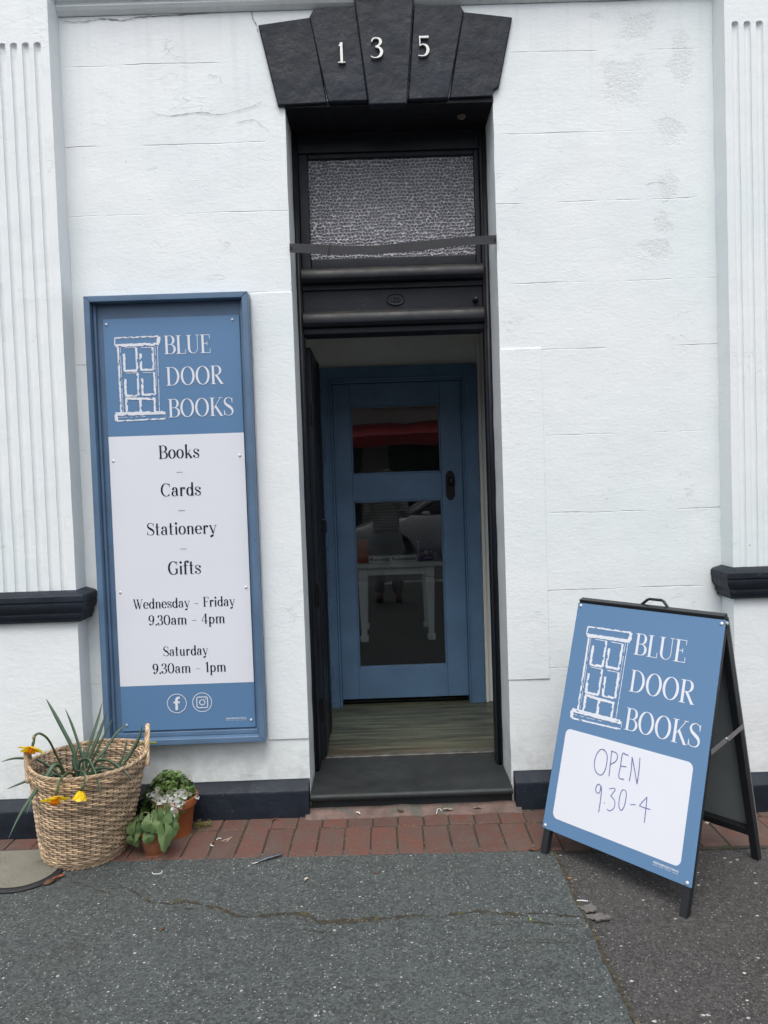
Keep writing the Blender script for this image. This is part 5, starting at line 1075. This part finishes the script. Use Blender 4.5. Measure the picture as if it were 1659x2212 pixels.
def scrap(x, y, pts, w, label, name='white_scrap'):
    MB().tube(catmull([(x+a, y+b, .007+c) for a, b, c in pts], 5), w, 6).build(name, M_DROP, loc=(x, y, 0), label=label, cat='litter', group='white scraps on the ground')
scrap(-.893, -.478, [(-.018, 0, -.002), (-.010, -.012, -.002), (.008, -.013, -.002), (.020, -.004, -.002), (.016, .010, -.002)], .0014, 'white crescent splash on asphalt below the small pot')
scrap(-.71, -.239, [(-.008, -.005, .002), (0, .0, .006), (.010, .006, .002)], .0016, 'thin white curl on the bricks nearest the tan leaf'); scrap(-.726, -.287, [(-.005, .008, .002), (-.004, -.005, .004), (.008, -.008, .002)], .0018, 'small white hook on the bricks right of the pots')
scrap(.646, -.781, [(-.018, .003, .002), (0, 0, .003), (.018, -.003, .002)], .0018, 'pale stick lying across the asphalt seam'); scrap(.215, -.075, [(-.012, -.02, .01), (-.006, .002, .02), (.006, .014, .016), (.012, .006, .008)], .0014, 'looped white strand hanging under the doorstep')
scrap(-.135, -.070, [(-.010, .004, .016), (0, 0, .018), (.006, -.008, .014)], .0026, 'white crumb at the left half of the doorstep foot'); scrap(-.317, -.570, [(.006, .006, 0), (0, 0, .002), (-.006, -.006, 0)], .002, 'white fleck on the asphalt beside the pink leaf')
gt = MB()
for i in range(46):
    x = -.815+rl.gauss(0, .020); y = -.115+rl.gauss(0, .008); a = rl.random()*6.28; L = rl.uniform(.018, .042); d = Vector((math.cos(a), math.sin(a)*.6, 0)); ribbon(gt, [Vector((x, y, .002)), Vector((x, y, .002))+d*L*.35+Vector((0, 0, L*.55)), Vector((x, y, 0))+d*L*.95+Vector((0, 0, L*.62))], .0024, col=rl.random(), n=3)
gt.build('grass_tuft', M_GRASS, loc=(-.815, -.115, 0), label='small tuft of grass growing between the bricks beside the larger pot', cat='weed')
# moss and tiny weeds in the brick joints
ms = MB()
for i in range(260):
    k = rl.randrange(-9, 9); x = .0276+.1075*k+rl.gauss(0, .0016); y = -.17-.24*rl.random()+TILT*x
    if rl.random() < .5: x = rl.uniform(-.9, .9); y = -.169+TILT*x+rl.gauss(0, .0015)
    if nz(x*7, y*7, 5) < .02: continue
    s = rl.uniform(.001, .0028); ms.sphere((x, y, .004), (s*1.4, s, s*.8), 6, 4, col=rl.random())
ms.build('moss', M_GRASS, kind='stuff', loc=(0, -.2, 0), label='green moss in the joints of the brick paving')

# ================================================================== INSIDE THE SHOP
tb = empty('display_table', (.12, 3.35, .105), 'white table with square tapered legs seen through the glass door', 'table')
TX0, TX1, TY0, TY1 = -.30, .525, 2.99, 3.72
boxo('table_top', M_TABLE, tb, TX0, TX1, TY0, TY1, .742, .785, bevel=.006)
ap = MB(); ap.box(-.13, .375, 3.055, 3.078, .675, .741).box(-.13, .375, 3.63, 3.652, .675, .741).box(-.175, -.152, 3.11, 3.60, .675, .741).box(.40, .423, 3.11, 3.60, .675, .741); ap.build('apron', M_TABLE, tb, bevel=.002)
for x in (-.163, .412):
    for y in (3.07, 3.64):
        mb = MB(); prof = [(.036, .741), (.036, .655), (.030, .650), (.030, .640), (.037, .632), (.024, .172), (.022, .160), (.034, .150), (.034, .118), (.028, .1055)]; vs = []
        for h, z in prof: vs += [(x-h, y-h, z), (x+h, y-h, z), (x+h, y+h, z), (x-h, y+h, z)]
        mb.add(vs, [(4*i+k, 4*i+(k+1) % 4, 4*i+4+(k+1) % 4, 4*i+4+k) for i in range(len(prof)-1) for k in range(4)]+[(3, 2, 1, 0), tuple(4*(len(prof)-1)+k for k in range(4))]); mb.build('leg', M_TABLE, tb, bevel=.002)
cd = boxo('sign_card', M_CARD, None, -.105, .305, 3.015, 3.020, .786, .842, bevel=.0005, loc=(.1, 3.02, .786), label='white card reading Recent Releases propped on the white table', cat='card')
mb = MB(); ftext(mb, 'Recent Releases', -.09, .800, .292, .030, lambda x, y, d: (x, 3.0140, y), bold=.012); mb.build('lettering', M_TEXT, cd)
def book(x0, x1, y, z0, h, d, lean, m, label, art=None):
    e = empty('book', ((x0+x1)/2, y, z0), label, 'book', 'books displayed on the white table'); mb = MB(); sn = lean*h
    def P(x, dy, z): return (x, y+dy+sn*(z/h), z0+z)
    def bx(name, m_, xa, xb, ya, yb, za, zb):
        vs = [P(x, yy, z) for x in (xa, xb) for yy in (ya, yb) for z in (za, zb)]; return MB().add(vs, [(0,1,3,2), (4,6,7,5), (0,4,5,1), (2,3,7,6), (0,2,6,4), (1,5,7,3)]).build(name, m_, e, bevel=.0008)
    f = bx('front_cover', m, x0, x1, 0, .002, 0, h); bx('back_cover', m, x0, x1, d-.002, d, 0, h); bx('pages', M_PAGES, x0+.003, x1-.003, .0023, d-.0023, .002, h-.002)
    if art:
        q = MB(); art(q, lambda a, b: P(a, -.0008, b)); q.build('cover_print', M_LILAC, f)
    return e
book(-.235, -.105, 3.06, .786, .195, .022, .25, M_ORANGE, 'book with orange cover standing at the left end of the table')
def fier(q, P):
    ftext(q, 'Fierceland', .012, .0, .168, .026, lambda x, y, d: P(.330-y, x), bold=.01)
    for cx, cz, r in ((.385, .072, .017), (.425, .078, .009)): q.add([P(cx+r*math.cos(2*math.pi*k/18), cz+r*math.sin(2*math.pi*k/18)) for k in range(18)], [tuple(range(18))])
    q.add([P(.375, .022), P(.435, .022), P(.435, .030), P(.375, .030)], [(0, 1, 2, 3)])
book(.300, .448, 3.05, .786, .192, .024, .22, M_PURPLE, 'book with dark purple cover standing right of the white card', fier)

# ================================================================== ACROSS THE STREET (seen in the door glass)
op = empty('street_building', (0, -18, 0), 'cream rendered shop with a red awning, reflected in the upper door pane', 'building')
M_OPP = mat('cream_render', (.50, .48, .42), .8, [(8, .01, 4)], (1, .06)); M_RED = mat('red_awning', (.42, .018, .022), .7, [(20, .004, 3)], (2, .1)); M_DARKG = mat('dark_shop_glass', (.008, .009, .011), .3, spec=.2)
ob = MB(); ob.box(-12, 12, -26, -18.0, 3.4, 6.2); ob.box(-12, -11.2, -26, -18.0, 0, 3.399); ob.box(11.2, 12, -26, -18.0, 0, 3.399); ob.box(-.5, .3, -26, -18.0, 0, 3.399); ob.box(-11.199, 11.199, -26, -20.0, 0, 3.399); ob.build('wall', M_OPP, op, bevel=.02)
for z, o in ((3.9, .12), (4.35, .08), (5.2, .18), (6.15, .3)): boxo('cornice', M_OPP, op, -12.1, 12.1, -18.0+.002, -18.0+o, z, z+.14, bevel=.03)
for s in (-1, 1):
    xs = (-11.15, -.55) if s < 0 else (.35, 11.15); w = boxo('unseen_shop_window', M_DARKG, op, xs[0], xs[1], -18.4, -18.3, .5, 3.35, bevel=0)
aw = MB(); aw.prism([(-17.99, 3.38), (-15.6, 2.86), (-15.6, 2.50), (-15.64, 2.50), (-15.64, 2.81), (-17.99, 3.31)], lambda y, z: (-9, y, z), lambda y, z: (9, y, z)); aw.build('awning', M_RED, op)
# parked car
M_CARP = mat('white_car_paint', (.78, .78, .76), .25, coat=.6); M_TYRE = mat('tyre_rubber', (.02, .02, .021), .8); M_RIM = mat('alloy_wheel', (.45, .45, .46), .35, metal=.7); M_CARG = mat('car_window', (.015, .017, .018), .06, coat=.4)
CX, CY, CZ0 = -.55, -9.6, -.13
car = empty('parked_car', (CX+2.2, CY, CZ0), 'white parked sedan across the road, reflected in the lower door pane', 'car')
def loft(sections):
    mb = MB(); m = len(sections[0]); vs = [p for s in sections for p in s]; mb.add(vs, [(i*m+k, i*m+(k+1) % m, (i+1)*m+(k+1) % m, (i+1)*m+k) for i in range(len(sections)-1) for k in range(m)]+[tuple(range(m))[::-1], tuple((len(sections)-1)*m+k for k in range(m))]); return mb
def sec(x, zb, zs, zt, hw): return [(CX+x, CY+y, CZ0+z) for y, z in ((-hw*.86, zb), (hw*.86, zb), (hw*.98, zb+.16), (hw, zs), (hw*.94, zt-.03), (hw*.86, zt), (-hw*.86, zt), (-hw*.94, zt-.03), (-hw, zs), (-hw*.98, zb+.16))]
loft([sec(0, .30, .5, .60, .62), sec(.12, .22, .52, .70, .78), sec(.6, .2, .6, .82, .88), sec(1.2, .2, .65, .92, .90), sec(2.2, .2, .66, .95, .91), sec(3.4, .2, .68, .97, .90), sec(4.2, .22, .68, .98, .86), sec(4.55, .26, .62, .94, .78), sec(4.65, .34, .6, .85, .66)]).build('body', M_CARP, car, smooth=True)
def sec2(x, zb, zt, w0, w1): return [(CX+x, CY+y, CZ0+z) for y, z in ((-w0, zb), (w0, zb), (w0*.98, zb+(zt-zb)*.3), (w1, zt-.05), (w1*.85, zt), (-w1*.85, zt), (-w1, zt-.05), (-w0*.98, zb+(zt-zb)*.3))]
loft([sec2(1.02, .90, .93, .74, .72), sec2(1.75, .93, 1.36, .82, .64), sec2(2.3, .94, 1.44, .84, .64), sec2(3.0, .95, 1.42, .83, .63), sec2(3.6, .96, 1.25, .80, .62), sec2(4.05, .96, .99, .74, .70)]).build('cabin', M_CARG, car, smooth=True)
rf = MB(); rows = []
for x, z, w in ((1.70, 1.355, .60), (2.3, 1.447, .60), (3.0, 1.427, .59), (3.55, 1.28, .56)): rows += [(CX+x, CY-w, CZ0+z-.012), (CX+x, CY+w, CZ0+z-.012), (CX+x, CY+w, CZ0+z+.014), (CX+x, CY-w, CZ0+z+.014)]
rf.add(rows, [(4*i+k, 4*i+(k+1) % 4, 4*i+4+(k+1) % 4, 4*i+4+k) for i in range(3) for k in range(4)]+[(0, 1, 2, 3), (15, 14, 13, 12)]); 
for s in (-1, 1):
    rf.tube([(CX+1.05, CY+s*.755, CZ0+.945), (CX+1.72, CY+s*.635, CZ0+1.36), (CX+2.3, CY+s*.63, CZ0+1.44), (CX+3.0, CY+s*.62, CZ0+1.42), (CX+3.56, CY+s*.60, CZ0+1.26), (CX+4.05, CY+s*.73, CZ0+.985)], .03, 8); rf.tube([(CX+2.55, CY+s*.855, CZ0+.95), (CX+2.6, CY+s*.635, CZ0+1.43)], .025, 8)
rf.build('roof', M_CARP, car, smooth=False)
for x in (.85, 3.62):
    for s in (-1, 1):
        y = CY+s*.80; w = MB().tube([(CX+x, y-s*.11, CZ0+.32), (CX+x, y+s*.10, CZ0+.32), (CX+x, y+s*.118, CZ0+.32)], [.32, .32, .30], 36).build('wheel', M_TYRE, car, smooth=False, bevel=.01); rr = MB().tube([(CX+x, y+s*.112, CZ0+.32), (CX+x, y+s*.124, CZ0+.32)], .205, 30)
        for k in range(5): a = 2*math.pi*k/5; rr.tube([(CX+x, y+s*.13, CZ0+.32), (CX+x+.19*math.cos(a), y+s*.126, CZ0+.32+.19*math.sin(a))], .025, 8)
        rr.build('rim', M_RIM, w)
for s in (-1, 1):
    MB().sphere((CX+.16, CY+s*.62, CZ0+.62), (.14, .12, .07), 14, 10).build('headlight', M_RIM, car, smooth=True); MB().sphere((CX+1.45, CY+s*.98, CZ0+.98), (.09, .08, .06), 14, 10).build('wing_mirror', M_CARP, car, smooth=True)
    for x in (2.35, 3.3): boxo('door_handle', M_RIM, car, CX+x, CX+x+.16, CY+s*.925-.012, CY+s*.925+.012, CZ0+.78, CZ0+.81, bevel=.006)
# the photographer, standing behind the camera
def skin(name, V, E, rad, m, parent=None, root=0, lvl=2, label=None, cat=None, loc=(0, 0, 0)):
    o_ = wloc(parent) if parent else Vector(loc); V = [(v[0], v[1], v[2]*PS) for v in V]; me = bpy.data.meshes.new(name); me.from_pydata([tuple(Vector(v)-o_) for v in V], E, []); me.materials.append(m); o = bpy.data.objects.new(name, me); COL.objects.link(o)
    if parent: o.parent = parent
    else: o.location = o_
    md = o.modifiers.new('skin', 'SKIN'); md.use_smooth_shade = True; sv = me.skin_vertices[0].data
    for i, r in enumerate(rad): sv[i].radius = r if hasattr(r, '__len__') else (r, r); sv[i].use_root = (i == root)
    s = o.modifiers.new('sub', 'SUBSURF'); s.levels = lvl; s.render_levels = lvl; return tag(o, label, cat)
QX, QY = .09, -3.50; PS = .895
M_SKIN = mat('skin', (.42, .26, .20), .55, [(60, .0005, 3)], (12, .06)); M_JEANS = mat('pale_jeans', (.40, .42, .44), .85, [(300, .0008, 2)], (9, .12)); M_HAIR = mat('brown_hair', (.06, .035, .02), .6, [(120, .003, 3)]); M_SHOE = mat('tan_shoe', (.14, .10, .075), .6, [(50, .001, 3)]); M_PHONE = mat('phone_case', (.02, .02, .024), .3)
g = G('striped_shirt'); X, Y, Z = g.sep(); g.b.inputs['Roughness'].default_value = .85; M_STRIPE = g.out(g.mix(g.rng(g.math('FRACT', g.math('MULTIPLY', Z, 26.0)), .60, .66), (.78, .77, .73), (.012, .014, .03)), .85)
V = [(QX, QY, .92), (QX, QY, 1.08), (QX, QY-.01, 1.25), (QX, QY-.01, 1.38), (QX, QY, 1.47), (QX, QY+.02, 1.56), (QX, QY+.03, 1.66), (QX, QY+.02, 1.76)]; E = [(i, i+1) for i in range(7)]; Rd = [(.15, .11), (.13, .10), (.15, .11), (.16, .105), (.075, .07), (.055, .058), (.075, .095), (.06, .07)]
for s in (-1, 1):
    b = len(V); V += [(QX+s*.10, QY+.0, .86), (QX+s*.11, QY+.01, .50), (QX+s*.115, QY-.01, .10), (QX+s*.125, QY+.10, .045)]; E += [(0, b), (b, b+1), (b+1, b+2), (b+2, b+3)]; Rd += [.09, .058, .04, (.035, .028)]
    b = len(V); V += [(QX+s*.18, QY-.01, 1.40), (QX+s*.235, QY+.02, 1.15), (QX+s*.13-.03, QY+.12, 1.40), (QX+s*.10-.06, QY+.165, 1.50)]; E += [(3, b), (b, b+1), (b+1, b+2), (b+2, b+3)]; Rd += [.06, .042, .028, (.034, .018)]
    for k, (dx, dy, dz, L) in enumerate(((-.006, .03, .035, .9), (-.008, .035, .018, 1.0), (-.008, .035, .002, .95), (-.006, .03, -.014, .8))):
        c = len(V); V += [(QX-.075+s*(.088+dx), QY+.185, 1.535+dz), (QX-.08+s*(.080+dx), QY+.188+.010*L, 1.550+dz), (QX-.085+s*(.066+dx), QY+.186+.008*L, 1.562+dz)]; E += [(b+3, c), (c, c+1), (c+1, c+2)]; Rd += [.010, .009, .007]
    c = len(V); V += [(QX-.07+s*.075, QY+.160, 1.53), (QX-.08+s*.058, QY+.172, 1.55)]; E += [(b+3, c), (c, c+1)]; Rd += [.011, .009]
person = skin('person', V, E, Rd, M_SKIN, label='person in striped top and pale jeans photographing the shop, reflected in the door', cat='person', loc=(QX, QY, 0))
V = [(QX, QY, .90), (QX, QY, 1.06), (QX, QY-.01, 1.25), (QX, QY-.01, 1.39), (QX, QY, 1.46)]; E = [(0, 1), (1, 2), (2, 3), (3, 4)]; Rd = [(.185, .135), (.165, .125), (.175, .13), (.18, .125), (.085, .08)]
for s in (-1, 1): b = len(V); V += [(QX+s*.185, QY-.01, 1.405), (QX+s*.240, QY+.02, 1.15), (QX+s*.155-.02, QY+.085, 1.33)]; E += [(3, b), (b, b+1), (b+1, b+2)]; Rd += [.075, .058, .045]
skin('shirt', V, E, Rd, M_STRIPE, person)
V = [(QX, QY, 1.0), (QX, QY, .90)]; E = [(0, 1)]; Rd = [(.165, .12), (.19, .14)]
for s in (-1, 1): b = len(V); V += [(QX+s*.105, QY, .82), (QX+s*.113, QY+.01, .50), (QX+s*.118, QY-.005, .11)]; E += [(1, b), (b, b+1), (b+1, b+2)]; Rd += [.108, .080, .072]
skin('trousers', V, E, Rd, M_JEANS, person)
for s in (-1, 1): skin('shoe', [(QX+s*.12, QY-.05, .05), (QX+s*.122, QY+.05, .05), (QX+s*.13, QY+.17, .04)], [(0, 1), (1, 2)], [(.045, .05), (.046, .05), (.042, .034)], M_SHOE, person)
hc = MB(); hc.sphere((QX, QY-.005, 1.715), (.092, .112, .118), 28, 20); hc.v = [(x, min(y, QY+.062), z*PS) if z < 1.74 else (x, y, z*PS) for x, y, z in hc.v]; hc.build('hair', M_HAIR, person, smooth=True)
fc = MB(); fc.sphere((QX, QY+.135, 1.665), (.013, .022, .026), 12, 10)
for s in (-1, 1): fc.sphere((QX+s*.088, QY+.03, 1.67), (.012, .022, .032), 12, 10)
fc.v = [(x, y, z*PS) for x, y, z in fc.v]; fc.build('nose_and_ears', M_SKIN, person, smooth=True)
ey = MB()
for s in (-1, 1): ey.sphere((QX+s*.032, QY+.112, 1.695), (.013, .010, .008), 12, 8)
ey.sphere((QX, QY+.118, 1.615), (.026, .010, .007), 12, 8); ey.v = [(x, y, z*PS) for x, y, z in ey.v]; ey.build('eyes_and_mouth', M_TEXT, person, smooth=True)
boxo('phone', M_PHONE, None, -.072, .080, -3.312, -3.303, 1.385, 1.470, bevel=.004, loc=(0, -3.31, 1.42), label='black phone held up by the photographer, reflected in the door', cat='phone')
